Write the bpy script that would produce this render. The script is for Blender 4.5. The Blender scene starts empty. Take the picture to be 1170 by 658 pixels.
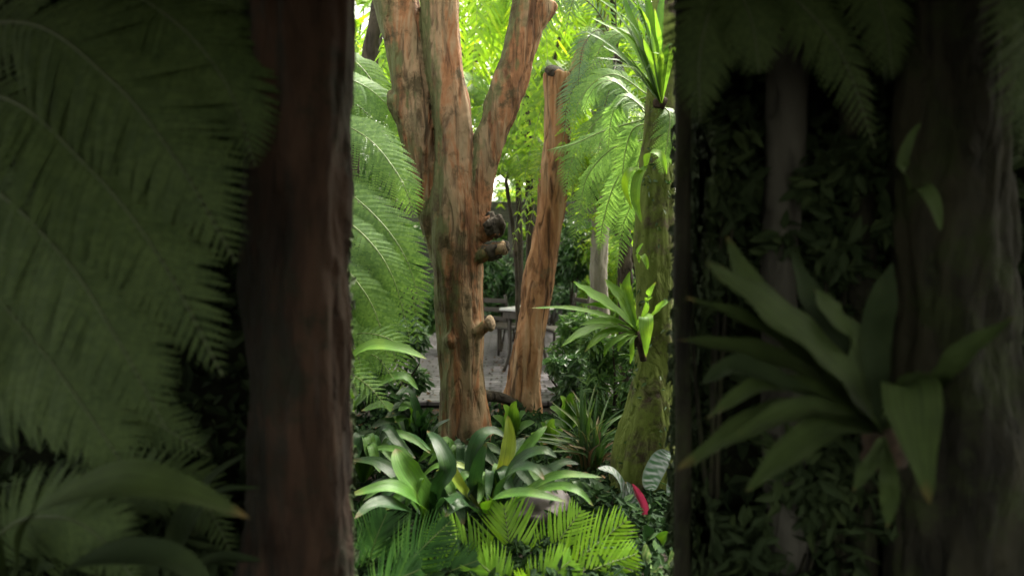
import bpy, math, random
import numpy as np
from mathutils import Vector, noise
random.seed(7); rng = np.random.default_rng(7)
S = bpy.context.scene; COL = S.collection
F = 739.0; PITCH = math.atan(48/F); EYE = 1.5
R = math.radians
def P(px, py, d):
    """point seen at photo pixel (px, py) standing d metres in front of the camera"""
    x = (px-585)/F; y = (329-py)/F
    dy = math.cos(PITCH)+y*math.sin(PITCH); dz = -math.sin(PITCH)+y*math.cos(PITCH)
    s = d/dy
    return np.array([x*s, d, EYE+dz*s])
CAM = np.array([0, 0, EYE])
def nrm(v):
    v = np.asarray(v, float); return v/(np.linalg.norm(v)+1e-12)

# ------------------------------------------------------------------ materials
def newmat(name):
    m = bpy.data.materials.new(name); m.use_nodes = True
    nt = m.node_tree; nt.nodes.clear()
    return m, nt
def N(nt, typ, **kw):
    n = nt.nodes.new(typ)
    for k, v in kw.items(): setattr(n, k, v)
    return n
def ramp(nt, stops):
    r = N(nt, 'ShaderNodeValToRGB'); e = r.color_ramp.elements
    while len(e) < len(stops): e.new(.5)
    for el, (p, c) in zip(e, stops): el.position = p; el.color = (*c, 1)
    return r
def leafmat(name, c1, c2, c3=None, transl=.35, rough=.42, spec=.4, bump=.15, scale=9.0, stripe=None, blade=False):
    m, nt = newmat(name); L = nt.links.new
    geo = N(nt, 'ShaderNodeNewGeometry'); tc = N(nt, 'ShaderNodeTexCoord')
    ns = N(nt, 'ShaderNodeTexNoise'); ns.inputs['Scale'].default_value = scale; ns.inputs['Detail'].default_value = 4
    L(tc.outputs['Object'], ns.inputs['Vector'])
    add = N(nt, 'ShaderNodeMath', operation='ADD'); L(geo.outputs['Random Per Island'], add.inputs[0])
    mul = N(nt, 'ShaderNodeMath', operation='MULTIPLY_ADD'); mul.inputs[1].default_value = 1.6; mul.inputs[2].default_value = -.8
    L(ns.outputs['Fac'], mul.inputs[0]); L(mul.outputs[0], add.inputs[1])
    stops = [(.0, c1), (.6, c2), (1., c3 or c2)]
    r = ramp(nt, stops); L(add.outputs[0], r.inputs['Fac'])
    col = r.outputs['Color']
    if stripe:
        at = N(nt, 'ShaderNodeAttribute', attribute_name='across')
        rr = ramp(nt, [(0, (0, 0, 0)), (1, (1, 1, 1))]); rr.color_ramp.elements[0].position = stripe[1]; rr.color_ramp.elements[1].position = stripe[2]
        L(at.outputs['Fac'], rr.inputs['Fac'])
        mx = N(nt, 'ShaderNodeMix', data_type='RGBA'); L(rr.outputs['Color'], mx.inputs['Factor'])
        L(col, mx.inputs['A']); mx.inputs['B'].default_value = (*stripe[0], 1); col = mx.outputs['Result']
    vein = None
    if blade:
        la = N(nt, 'ShaderNodeAttribute', attribute_name='lat'); lo_ = N(nt, 'ShaderNodeAttribute', attribute_name='lon')
        cx = N(nt, 'ShaderNodeCombineXYZ'); L(la.outputs['Fac'], cx.inputs['X']); L(geo.outputs['Random Per Island'], cx.inputs['Z'])
        ml = N(nt, 'ShaderNodeMath', operation='MULTIPLY'); ml.inputs[1].default_value = .12; L(lo_.outputs['Fac'], ml.inputs[0]); L(ml.outputs[0], cx.inputs['Y'])
        vn = N(nt, 'ShaderNodeTexNoise'); vn.inputs['Scale'].default_value = 16; vn.inputs['Detail'].default_value = 5; vn.inputs['Roughness'].default_value = .7; L(cx.outputs[0], vn.inputs['Vector'])
        vr = ramp(nt, [(.3, (.62, .62, .62)), (.7, (1.3, 1.3, 1.2))]); L(vn.outputs['Fac'], vr.inputs['Fac'])
        m1 = N(nt, 'ShaderNodeMix', data_type='RGBA'); m1.blend_type = 'MULTIPLY'; m1.inputs['Factor'].default_value = 1; L(col, m1.inputs['A']); L(vr.outputs['Color'], m1.inputs['B']); col = m1.outputs['Result']
        # scorched tip, ragged by noise
        ta = N(nt, 'ShaderNodeMath', operation='MULTIPLY_ADD'); ta.inputs[1].default_value = .35; L(ns.outputs['Fac'], ta.inputs[0]); L(lo_.outputs['Fac'], ta.inputs[2])
        tr_ = ramp(nt, [(.0, (0, 0, 0)), (1, (1, 1, 1))]); mr = N(nt, 'ShaderNodeMapRange'); mr.inputs['From Min'].default_value = 1.10; mr.inputs['From Max'].default_value = 1.22; L(ta.outputs[0], mr.inputs['Value'])
        m2 = N(nt, 'ShaderNodeMix', data_type='RGBA'); L(mr.outputs[0], m2.inputs['Factor']); L(col, m2.inputs['A']); m2.inputs['B'].default_value = (.12, .08, .03, 1); col = m2.outputs['Result']
        vein = vn
    b = N(nt, 'ShaderNodeBsdfPrincipled'); L(col, b.inputs['Base Color'])
    b.inputs['Roughness'].default_value = rough; b.inputs['Specular IOR Level'].default_value = spec
    bp = N(nt, 'ShaderNodeBump'); bp.inputs['Strength'].default_value = bump; bp.inputs['Distance'].default_value = .01
    n2 = N(nt, 'ShaderNodeTexNoise'); n2.inputs['Scale'].default_value = scale*5; L(tc.outputs['Object'], n2.inputs['Vector'])
    L((vein or n2).outputs['Fac'], bp.inputs['Height']); L(bp.outputs[0], b.inputs['Normal'])
    out = N(nt, 'ShaderNodeOutputMaterial')
    if transl > 0:
        hs = N(nt, 'ShaderNodeHueSaturation'); hs.inputs['Hue'].default_value = .485; hs.inputs['Saturation'].default_value = 1.1; hs.inputs['Value'].default_value = 1.7
        L(col, hs.inputs['Color'])
        t = N(nt, 'ShaderNodeBsdfTranslucent'); L(hs.outputs[0], t.inputs['Color'])
        mix = N(nt, 'ShaderNodeMixShader'); mix.inputs[0].default_value = transl
        L(b.outputs[0], mix.inputs[1]); L(t.outputs[0], mix.inputs[2]); L(mix.outputs[0], out.inputs['Surface'])
    else: L(b.outputs[0], out.inputs['Surface'])
    return m
def barkmat(name, stops, side=None, sx=16, sz=2.6, bumpd=.02, rough=.85, moss=None, crack=.5):
    """vertical flaking bark; side = colour that settles on the -x face (lichen), moss = (colour, amount) of random patches"""
    m, nt = newmat(name); L = nt.links.new
    tc = N(nt, 'ShaderNodeTexCoord'); mp = N(nt, 'ShaderNodeMapping'); mp.inputs['Scale'].default_value = (sx, sx, sz)
    L(tc.outputs['Object'], mp.inputs['Vector'])
    n1 = N(nt, 'ShaderNodeTexNoise'); n1.inputs['Scale'].default_value = .38; n1.inputs['Detail'].default_value = 9; n1.inputs['Roughness'].default_value = .62; n1.inputs['Distortion'].default_value = .7
    L(mp.outputs[0], n1.inputs['Vector'])
    r = ramp(nt, stops); L(n1.outputs['Fac'], r.inputs['Fac']); col = r.outputs['Color']
    vo = N(nt, 'ShaderNodeTexNoise'); vo.inputs['Scale'].default_value = .8; vo.inputs['Detail'].default_value = 8; vo.inputs['Distortion'].default_value = 1.6
    L(mp.outputs[0], vo.inputs['Vector'])
    ck = ramp(nt, [(.33, (0, 0, 0)), (.50, (1, 1, 1))]); L(vo.outputs['Fac'], ck.inputs['Fac'])
    mc = N(nt, 'ShaderNodeMix', data_type='RGBA'); mc.blend_type = 'MULTIPLY'
    inv = N(nt, 'ShaderNodeMath', operation='MULTIPLY_ADD'); inv.inputs[1].default_value = crack; inv.inputs[2].default_value = 1-crack
    L(ck.outputs['Color'], inv.inputs[0])
    mc.inputs['Factor'].default_value = 1; L(col, mc.inputs['A']); L(inv.outputs[0], mc.inputs['B']); col = mc.outputs['Result']
    n3 = N(nt, 'ShaderNodeTexNoise'); n3.inputs['Scale'].default_value = 4.2; n3.inputs['Detail'].default_value = 7; n3.inputs['Roughness'].default_value = .65
    L(tc.outputs['Object'], n3.inputs['Vector'])
    if side:
        gm = N(nt, 'ShaderNodeNewGeometry'); sp = N(nt, 'ShaderNodeSeparateXYZ'); L(gm.outputs['Normal'], sp.inputs[0])
        ma = N(nt, 'ShaderNodeMath', operation='MULTIPLY_ADD'); ma.inputs[1].default_value = -.28; L(sp.outputs['X'], ma.inputs[0]); L(n3.outputs['Fac'], ma.inputs[2])
        rs = ramp(nt, [(.52, (0, 0, 0)), (.70, (1, 1, 1))]); L(ma.outputs[0], rs.inputs['Fac'])
        mx = N(nt, 'ShaderNodeMix', data_type='RGBA'); L(rs.outputs['Color'], mx.inputs['Factor']); L(col, mx.inputs['A']); mx.inputs['B'].default_value = (*side, 1); col = mx.outputs['Result']
    if moss:
        n4 = N(nt, 'ShaderNodeTexNoise'); n4.inputs['Scale'].default_value = 4.5; n4.inputs['Detail'].default_value = 8; n4.inputs['Roughness'].default_value = .7
        L(tc.outputs['Object'], n4.inputs['Vector'])
        rs = ramp(nt, [(moss[1], (0, 0, 0)), (moss[1]+.12, (1, 1, 1))]); L(n4.outputs['Fac'], rs.inputs['Fac'])
        mx = N(nt, 'ShaderNodeMix', data_type='RGBA'); L(rs.outputs['Color'], mx.inputs['Factor']); L(col, mx.inputs['A']); mx.inputs['B'].default_value = (*moss[0], 1); col = mx.outputs['Result']
    b = N(nt, 'ShaderNodeBsdfPrincipled'); L(col, b.inputs['Base Color']); b.inputs['Roughness'].default_value = rough; b.inputs['Specular IOR Level'].default_value = .25
    am = N(nt, 'ShaderNodeMath', operation='ADD'); L(n1.outputs['Fac'], am.inputs[0]); L(ck.outputs['Color'], am.inputs[1])
    am2 = N(nt, 'ShaderNodeMath', operation='ADD'); L(am.outputs[0], am2.inputs[0]); L(n3.outputs['Fac'], am2.inputs[1])
    bp = N(nt, 'ShaderNodeBump'); bp.inputs['Strength'].default_value = .6; bp.inputs['Distance'].default_value = bumpd
    L(am2.outputs[0], bp.inputs['Height']); L(bp.outputs[0], b.inputs['Normal'])
    out = N(nt, 'ShaderNodeOutputMaterial'); L(b.outputs[0], out.inputs['Surface'])
    return m
def plainmat(name, c1, c2, scale=12, rough=.6, bump=.01, stretch=(1, 1, 1), spec=.4):
    m, nt = newmat(name); L = nt.links.new
    tc = N(nt, 'ShaderNodeTexCoord'); mp = N(nt, 'ShaderNodeMapping'); mp.inputs['Scale'].default_value = stretch; L(tc.outputs['Object'], mp.inputs['Vector'])
    n1 = N(nt, 'ShaderNodeTexNoise'); n1.inputs['Scale'].default_value = scale; n1.inputs['Detail'].default_value = 8; n1.inputs['Roughness'].default_value = .65; L(mp.outputs[0], n1.inputs['Vector'])
    r = ramp(nt, [(.3, c1), (.7, c2)]); L(n1.outputs['Fac'], r.inputs['Fac'])
    b = N(nt, 'ShaderNodeBsdfPrincipled'); L(r.outputs['Color'], b.inputs['Base Color']); b.inputs['Roughness'].default_value = rough; b.inputs['Specular IOR Level'].default_value = spec
    bp = N(nt, 'ShaderNodeBump'); bp.inputs['Strength'].default_value = .6; bp.inputs['Distance'].default_value = bump; L(n1.outputs['Fac'], bp.inputs['Height']); L(bp.outputs[0], b.inputs['Normal'])
    out = N(nt, 'ShaderNodeOutputMaterial'); L(b.outputs[0], out.inputs['Surface'])
    return m
M = {}
M['fern'] = leafmat('fern leaf', (.085, .175, .042), (.125, .24, .058), (.165, .29, .07), transl=.45, rough=.55)
M['fern_bright'] = leafmat('fresh fern leaf', (.10, .20, .03), (.16, .30, .035), (.25, .36, .045), transl=.52, rough=.5)
M['lacy'] = leafmat('grey green lacy leaf', (.075, .15, .075), (.105, .19, .085), (.14, .23, .09), transl=.42, rough=.6)
M['cycad'] = leafmat('young cycad leaf', (.14, .30, .03), (.20, .40, .042), (.25, .46, .055), transl=.5, rough=.4)
M['palm_dark'] = leafmat('palm leaf', (.03, .085, .026), (.05, .135, .036), (.08, .18, .045), transl=.25, rough=.4)
M['brom_dark'] = leafmat('dark strap leaf', (.008, .026, .008), (.014, .044, .012), (.032, .07, .016), transl=.15, rough=.36, spec=.25, blade=True, bump=.35)
M['brom_green'] = leafmat('green strap leaf', (.028, .08, .011), (.05, .13, .016), (.085, .17, .02), transl=.2, rough=.45, spec=.3, blade=True, bump=.35)
M['brom_yellow'] = leafmat('yellow green strap leaf', (.10, .16, .018), (.16, .22, .025), (.22, .24, .035), transl=.25, rough=.35, spec=.5, blade=True, bump=.35)
M['nest'] = leafmat('nest fern leaf', (.07, .16, .025), (.105, .22, .035), (.17, .29, .045), transl=.42, rough=.5, spec=.25, blade=True, bump=.35)
M['sword'] = leafmat('sword leaf', (.02, .055, .016), (.04, .095, .02), (.09, .13, .035), transl=.2, rough=.35, blade=True, bump=.35)
M['grass_red'] = leafmat('bronze blade', (.05, .03, .016), (.10, .07, .03), (.12, .12, .04), transl=.2, rough=.4)
M['shrub'] = leafmat('shrub leaf', (.022, .06, .02), (.04, .10, .03), (.08, .16, .05), transl=.3, rough=.35, spec=.5)
M['canopy'] = leafmat('canopy leaf', (.09, .18, .03), (.15, .28, .04), (.27, .36, .06), transl=.55, rough=.5)
M['canopy_deep'] = leafmat('deep canopy leaf', (.03, .075, .02), (.05, .12, .025), (.09, .17, .035), transl=.35, rough=.5)
M['shade_tint_fern'] = leafmat('shade tinted fern leaf', (.034, .056, .017), (.046, .071, .021), (.056, .085, .025), transl=0, rough=.7, spec=.2)  # darkened fern copy: shade painted into the leaf colour
M['shade_tint_nest'] = leafmat('shade tinted nest fern leaf', (.024, .040, .012), (.036, .056, .016), (.045, .068, .02), transl=0, rough=.7, spec=.15, scale=14, blade=True, bump=.35)  # nest fern leaf dimmed in its base colour to stand in for shade
M['shade_tint_leaf'] = leafmat('shade tinted leaf', (.012, .021, .007), (.019, .031, .011), (.03, .045, .015), transl=0, rough=.75, spec=.15)  # leaf colour lowered so the side plants read as shaded
M['hedge'] = leafmat('hedge leaf', (.012, .019, .008), (.019, .030, .012), (.030, .045, .017), transl=0, rough=.8, spec=.1)  # very dark leaf colour that deepens the shade of the added hedges
M['calathea'] = leafmat('striped calathea leaf', (.02, .05, .03), (.03, .07, .035), transl=.12, rough=.3, spec=.5, stripe=((.22, .23, .25), .35, .9))
M['variegated'] = leafmat('variegated leaf', (.04, .09, .03), (.06, .13, .04), transl=.2, rough=.35, stripe=((.22, .28, .12), .3, .9))
M['low_leaf'] = leafmat('low cover leaf', (.008, .02, .008), (.014, .036, .011), (.028, .06, .016), transl=.15, rough=.75, spec=.1)
M['litter'] = leafmat('dead leaf', (.04, .022, .012), (.10, .055, .025), (.18, .12, .05), transl=.1, rough=.7, spec=.2)
M['pink'] = leafmat('pink bract', (.15, .018, .03), (.20, .035, .045), transl=.2, rough=.35)
M['soil'] = plainmat('soil', (.006, .005, .003), (.024, .018, .011), scale=14, rough=.95, bump=.04)
M['rachis'] = plainmat('frond stalk', (.10, .15, .04), (.16, .22, .06), scale=20, rough=.5)
M['rachis_dark'] = plainmat('brown frond stalk', (.03, .028, .012), (.06, .06, .025), scale=20, rough=.6)
M['rachis_shade_tint'] = plainmat('shade tinted frond stalk', (.05, .065, .028), (.06, .08, .032), scale=20, rough=.7)  # dimmer copy of the frond stalk, shade put into its colour
M['bark_orange'] = barkmat('peeling orange bark', [(.30, (.04, .02, .010)), (.40, (.13, .06, .027)), (.47, (.22, .10, .045)), (.53, (.235, .15, .085)), (.62, (.19, .14, .08)), (.72, (.11, .095, .045))], side=(.085, .09, .035), moss=((.055, .04, .018), .50), bumpd=.03, crack=.65)  # moss argument here gives random dark brown patches
M['bark_orange2'] = barkmat('orange bark', [(.30, (.05, .025, .012)), (.41, (.17, .08, .034)), (.49, (.27, .14, .065)), (.57, (.30, .19, .105)), (.70, (.16, .11, .06))], moss=((.09, .07, .035), .60), bumpd=.03, crack=.75)
M['bark_moss'] = barkmat('mossy bark', [(.3, (.022, .016, .010)), (.5, (.06, .045, .028)), (.7, (.10, .085, .05))], moss=((.10, .13, .024), .38), sx=9, sz=4, bumpd=.03)
M['bark_dark'] = barkmat('dark bark', [(.3, (.02, .016, .012)), (.5, (.045, .036, .026)), (.7, (.08, .065, .045))], sx=14, sz=6, bumpd=.03)
M['bark_grey'] = barkmat('grey bark', [(.3, (.10, .09, .075)), (.5, (.19, .17, .14)), (.7, (.28, .26, .22))], sx=14, sz=4)
M['bark_shade_tint'] = barkmat('shade tinted red brown bark', [(.3, (.008, .005, .003)), (.43, (.022, .011, .006)), (.52, (.042, .022, .013)), (.62, (.035, .021, .013)), (.75, (.03, .024, .015))], side=(.013, .011, .007), moss=((.012, .012, .006), .52), sx=10, sz=2.2, bumpd=.03, crack=.5)  # peeling bark in lowered tones, imitating shade by colour
M['bark_shade_tint2'] = barkmat('shade tinted dark bark', [(.3, (.005, .0045, .003)), (.45, (.013, .012, .007)), (.6, (.026, .024, .013)), (.7, (.016, .015, .008))], moss=((.02, .026, .008), .50), sx=10, sz=3, bumpd=.03)  # bark tones lowered to paint in shade beneath the moss patches
M['bark_shade_tint_grey'] = barkmat('shade tinted grey bark', [(.3, (.035, .033, .027)), (.5, (.055, .052, .043)), (.7, (.07, .066, .056))], sx=10, sz=3, bumpd=.02)  # grey bark dimmed by colour in place of shade
M['cut'] = plainmat('sawn wood end', (.12, .08, .05), (.40, .30, .20), scale=30, rough=.9, bump=.01)
M['root'] = plainmat('fibrous root mat', (.012, .008, .005), (.06, .035, .02), scale=40, rough=.95, bump=.02)
M['hedge_core'] = plainmat('opaque hedge filling', (.004, .005, .003), (.012, .014, .007), scale=40, rough=.95, bump=.02, spec=.05)  # near-black filling that makes the added hedges opaque
M['timber'] = plainmat('grey timber', (.05, .048, .042), (.12, .115, .10), scale=6, rough=.8, stretch=(1, 1, 8))
M['timber_dark'] = plainmat('dark stained timber', (.02, .016, .013), (.05, .04, .032), scale=6, rough=.5, stretch=(8, 1, 1))
M['tabletop'] = plainmat('pale worn table top', (.42, .41, .43), (.6, .6, .62), scale=5, rough=.35)
M['stone'] = plainmat('grey stone', (.03, .03, .028), (.08, .08, .07), scale=5, rough=.9, bump=.03)
M['pot'] = plainmat('mauve brown stone', (.05, .041, .042), (.11, .092, .092), scale=9, rough=.6, bump=.003)
M['metal_dark'] = plainmat('dark metal', (.015, .014, .013), (.03, .026, .023), scale=20, rough=.4)
def pavemat():
    m, nt = newmat('damp grey paving'); L = nt.links.new
    tc = N(nt, 'ShaderNodeTexCoord'); br = N(nt, 'ShaderNodeTexBrick'); L(tc.outputs['Object'], br.inputs['Vector'])
    br.inputs['Scale'].default_value = 2.2; br.inputs['Color1'].default_value = (.15, .137, .155, 1); br.inputs['Color2'].default_value = (.23, .21, .235, 1); br.inputs['Mortar'].default_value = (.04, .04, .035, 1)
    br.inputs['Mortar Size'].default_value = .025
    n = N(nt, 'ShaderNodeTexNoise'); n.inputs['Scale'].default_value = 3; n.inputs['Detail'].default_value = 8; L(tc.outputs['Object'], n.inputs['Vector'])
    r = ramp(nt, [(.3, (.45, .45, .45)), (.7, (1, 1, 1))]); L(n.outputs['Fac'], r.inputs['Fac'])
    mx = N(nt, 'ShaderNodeMix', data_type='RGBA'); mx.blend_type = 'MULTIPLY'; mx.inputs['Factor'].default_value = 1
    L(br.outputs['Color'], mx.inputs['A']); L(r.outputs['Color'], mx.inputs['B'])
    b = N(nt, 'ShaderNodeBsdfPrincipled'); L(mx.outputs['Result'], b.inputs['Base Color'])
    rr = N(nt, 'ShaderNodeMapRange'); rr.inputs['To Min'].default_value = .25; rr.inputs['To Max'].default_value = .6; L(n.outputs['Fac'], rr.inputs['Value']); L(rr.outputs[0], b.inputs['Roughness'])
    bp = N(nt, 'ShaderNodeBump'); bp.inputs['Distance'].default_value = .01; L(br.outputs['Fac'], bp.inputs['Height']); bp.invert = True; L(bp.outputs[0], b.inputs['Normal'])
    out = N(nt, 'ShaderNodeOutputMaterial'); L(b.outputs[0], out.inputs['Surface'])
    return m
M['paving'] = pavemat()

# ------------------------------------------------------------------ geometry helpers
class Geo:
    def __init__(s): s.v = []; s.f = []; s.n = 0; s.mi = []; s.a = []; s.l = []
    def add(s, V, Fc, mi=0, across=None, lat=None):
        V = np.asarray(V, float)
        s.v.append(V); s.f += [tuple(i+s.n for i in f) for f in Fc]; s.mi += [mi]*len(Fc)
        s.a.append(np.zeros(len(V)) if across is None else np.asarray(across, float)); s.l.append(np.tile([.25, 0.], (len(V), 1)) if lat is None else np.asarray(lat, float)); s.n += len(V)
def thing(name, label, cat, loc=(0, 0, 0), group=None):
    o = bpy.data.objects.new(name, None); COL.objects.link(o); o.location = Vector(tuple(loc)); o.empty_display_size = .1
    o['label'] = label; o['category'] = cat
    if group: o['group'] = group
    return o
def mesh_obj(name, g, mats, parent=None, smooth=True, loc=None):
    V = np.vstack(g.v); base = np.array(parent.location if parent and loc is None else (loc if loc is not None else (0, 0, 0)), float)
    me = bpy.data.meshes.new(name); me.from_pydata((V-base).tolist(), [], g.f); 
    if not isinstance(mats, (list, tuple)): mats = [mats]
    for m in mats: me.materials.append(m)
    if len(mats) > 1: me.polygons.foreach_set('material_index', g.mi)
    if smooth: me.polygons.foreach_set('use_smooth', [True]*len(me.polygons))
    A = np.concatenate(g.a)
    if A.any():
        at = me.attributes.new('across', 'FLOAT', 'POINT'); at.data.foreach_set('value', A)
    LT = np.vstack(g.l)
    if LT[:, 1].any():
        for nm, k in (('lat', 0), ('lon', 1)):
            at = me.attributes.new(nm, 'FLOAT', 'POINT'); at.data.foreach_set('value', np.ascontiguousarray(LT[:, k]))
    me.update()
    o = bpy.data.objects.new(name, me); COL.objects.link(o)
    if parent: o.parent = parent
    elif loc is not None: o.location = Vector(tuple(loc))
    return o
def tag(o, label, cat, group=None, kind=None):
    if label: o['label'] = label
    if cat: o['category'] = cat
    if group: o['group'] = group
    if kind: o['kind'] = kind
    return o
def curve(pts, n):
    """Catmull-Rom through pts"""
    p = np.asarray(pts, float); k = len(p)
    if k == 2: t = np.linspace(0, 1, n)[:, None]; return p[0]*(1-t)+p[1]*t
    q = np.vstack([2*p[0]-p[1], p, 2*p[-1]-p[-2]])
    out = []
    for u in np.linspace(0, k-1-1e-9, n):
        i = int(u); t = u-i; a, b, c, d = q[i], q[i+1], q[i+2], q[i+3]
        out.append(.5*((2*b)+(-a+c)*t+(2*a-5*b+4*c-d)*t*t+(-a+3*b-3*c+d)*t**3))
    return np.array(out)
def frames(C, nv):
    T = np.gradient(C, axis=0); T /= np.linalg.norm(T, axis=1)[:, None]+1e-12
    nv = np.asarray(nv, float); Nn = nv-(T@nv)[:, None]*T if nv.ndim == 1 else nv-np.sum(T*nv, 1)[:, None]*T
    Nn /= np.linalg.norm(Nn, axis=1)[:, None]+1e-9
    return T, Nn, np.cross(T, Nn)
def tube(g, C, rad, n=8, mi=0, cap=True):
    C = np.asarray(C, float); rad = np.broadcast_to(rad, (len(C),)); T, A, B = frames(C, np.array([.13, .9, .41]) if abs(nrm(C[-1]-C[0])[1]) < .9 else np.array([.9, .1, .41]))
    th = np.linspace(0, 2*math.pi, n, endpoint=False)
    V = (C[:, None]+rad[:, None, None]*(np.cos(th)[None, :, None]*A[:, None]+np.sin(th)[None, :, None]*B[:, None])).reshape(-1, 3)
    Fc = [(i*n+j, i*n+(j+1) % n, (i+1)*n+(j+1) % n, (i+1)*n+j) for i in range(len(C)-1) for j in range(n)]
    if cap: Fc += [tuple(range(n-1, -1, -1)), tuple((len(C)-1)*n+j for j in range(n))]
    g.add(V, Fc, mi)
def box(g, c, s, mi=0, bev=0, rz=0):
    c = np.asarray(c, float); h = np.asarray(s, float)/2; b = min(bev, h.min()*.9)
    # bevelled box: three stacked rings
    def ring(z, ix, iy): return [(-ix, -iy, z), (ix, -iy, z), (ix, iy, z), (-ix, iy, z)]
    V = []
    lv = [(-h[2], b), (-h[2]+b, 0), (h[2]-b, 0), (h[2], b)] if b > 0 else [(-h[2], 0), (h[2], 0)]
    for z, i in lv: V += ring(z, h[0]-i, h[1]-i)
    V = np.array(V, float)
    if rz: cs, sn = math.cos(rz), math.sin(rz); V = np.c_[V[:, 0]*cs-V[:, 1]*sn, V[:, 0]*sn+V[:, 1]*cs, V[:, 2]]
    Fc = [(3, 2, 1, 0)]
    for k in range(len(lv)-1): Fc += [(4*k+j, 4*k+(j+1) % 4, 4*k+4+(j+1) % 4, 4*k+4+j) for j in range(4)]
    e = 4*(len(lv)-1); Fc.append((e, e+1, e+2, e+3)); g.add(V+c, Fc, mi)
def strap(g, C, w, nv=None, mi=0, fold=.25, wave=0, prof=None, taper=.55, stripes=0):
    """long leaf blade along C, half a dozen verts across, channelled along its midrib"""
    C = np.asarray(C, float); n = len(C); t = np.linspace(0, 1, n)
    if nv is None: nv = nrm(CAM-C.mean(0))*.6+np.array([0, 0, .8])
    T, Nn, B = frames(C, nv)
    if prof is None: prof = np.minimum(1, .45+t*2.2)*np.clip((1-t)/(1-taper), 0, 1)**.6
    else: prof = prof(t)
    hw = w/2*prof+.0006
    us = np.array([-1, -.5, 0, .5, 1]); V = []; A = []
    ph = random.random()*6
    for k, u in enumerate(us):
        wv = wave*np.sin(t*26+ph+u*1.2)*abs(u)*w
        V.append(C+B*(hw*u)[:, None]+Nn*((abs(u)**1.3)*hw*fold+wv)[:, None])
        if stripes: A.append(.5+.5*np.sin((t*stripes-abs(u)*1.1)*6.283)*np.clip(1-t*.2, 0, 1)*(abs(u) < .9))
        else: A.append(np.zeros(n))
    V = np.stack(V, 1).reshape(-1, 3); A = np.stack(A, 1).reshape(-1)
    Fc = [(i*5+j, i*5+j+1, (i+1)*5+j+1, (i+1)*5+j) for i in range(n-1) for j in range(4)]
    g.add(V, Fc, mi, A if stripes else None, np.c_[np.tile((us+1)/2, n), np.repeat(t, 5)])
def frond(g, C, lp, nv, npairs=30, bip=True, w=.012, sub=16, angle=.45, droop=.25, mi_leaf=0, mi_st=1, r0=.006, start=.08, peak=.35, fill=1.0, jit=.06, tp=1.7):
    """pinnate (bip=False) or twice-pinnate frond along C; lp = longest side leaflet"""
    C = np.asarray(C, float); n = len(C); T, Nn, B = frames(C, nv)
    tube(g, C, np.linspace(r0, r0*.25, n), 5, mi_st, cap=False)
    V = []; Q = []
    def quad(a, d, l, wd, s):
        # lens-shaped leaflet: a base, d direction, s side
        k = len(V); V.extend([a-s*wd*.25, a+s*wd*.25, a+d*l*.5+s*wd*.5, a+d*l, a+d*l*.5-s*wd*.5]); Q.append((k, k+1, k+2, k+3, k+4))
    for i in range(npairs):
        t = start+(1-start)*(i+.5)/npairs
        x = t*(n-1); k = min(int(x), n-2); f = x-k
        p = C[k]*(1-f)+C[k+1]*f; tt = nrm(T[k]*(1-f)+T[k+1]*f); nn = nrm(Nn[k]*(1-f)+Nn[k+1]*f); bb = np.cross(tt, nn)
        prof = (t/peak)**.55 if t < peak else max(0., 1-((t-peak)/(1-peak))**tp)**.8
        L = lp*max(prof, .07)*(1+random.uniform(-jit, jit))
        for sd in (-1, 1):
            a = angle+t*.35+random.uniform(-jit, jit)
            d = nrm(bb*sd*math.cos(a)+tt*math.sin(a)+nn*random.uniform(-jit, jit)*1.2)
            if not bip:
                side = nrm(np.cross(d, nn)); m = 5; k0 = len(V)
                for q in range(m):
                    u = q/(m-1); c = p+d*L*u-nn*droop*L*u*u+tt*L*.12*u*u; hw = w*.5*(1-u**3)*min(1, .5+u*3)+.0004
                    V.extend([c-side*hw, c+side*hw])
                Q.extend([(k0+2*q, k0+2*q+1, k0+2*q+3, k0+2*q+2) for q in range(m-1)])
            else:
                ns = max(4, int(sub*max(.3, prof)))
                side = nrm(np.cross(d, nn)); k0 = len(V)
                c_prev = p
                V.extend([p-side*.0012, p+side*.0012, p+d*L-nn*droop*L]); Q.append((k0, k0+1, k0+2))
                for q in range(ns):
                    u = (q+.6)/ns; c = p+d*L*u-nn*droop*L*u*u
                    l2 = L*.19*fill*(1-u**2*.9)*min(1, .55+u*3)
                    for s2 in (-1, 1):
                        dd = nrm(side*s2*.93+d*.36-nn*.12)
                        quad(c, dd, l2, L/ns*1.25, nrm(np.cross(dd, nn)))
    g.add(np.array(V), Q, mi_leaf)
def leafcloud(g, cen, rad, n, ls, asp=.38, mi=0, clump=12, up=.5, shell=.5, lo=None, box_=None):
    """n separate leaves gathered round clumps spread through an ellipsoid"""
    cen = np.asarray(cen, float); rad = np.asarray(rad, float)
    d = rng.normal(size=(clump, 3)); d /= np.linalg.norm(d, axis=1)[:, None]; rr = (shell+(1-shell)*rng.random(clump))**.7
    cl = cen+d*rad*rr[:, None]; cs = rng.uniform(.22, .42, clump)
    idx = rng.integers(0, clump, n); e = rng.normal(size=(n, 3)); e /= np.linalg.norm(e, axis=1)[:, None]
    p = cl[idx]+e*(rad.mean()*cs[idx]*rng.random(n)**.45)[:, None]
    if lo is not None: p[:, 2] = np.maximum(p[:, 2], lo+rng.random(n)*.1)
    leaves(g, p, e, ls, asp, mi, up)
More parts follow.
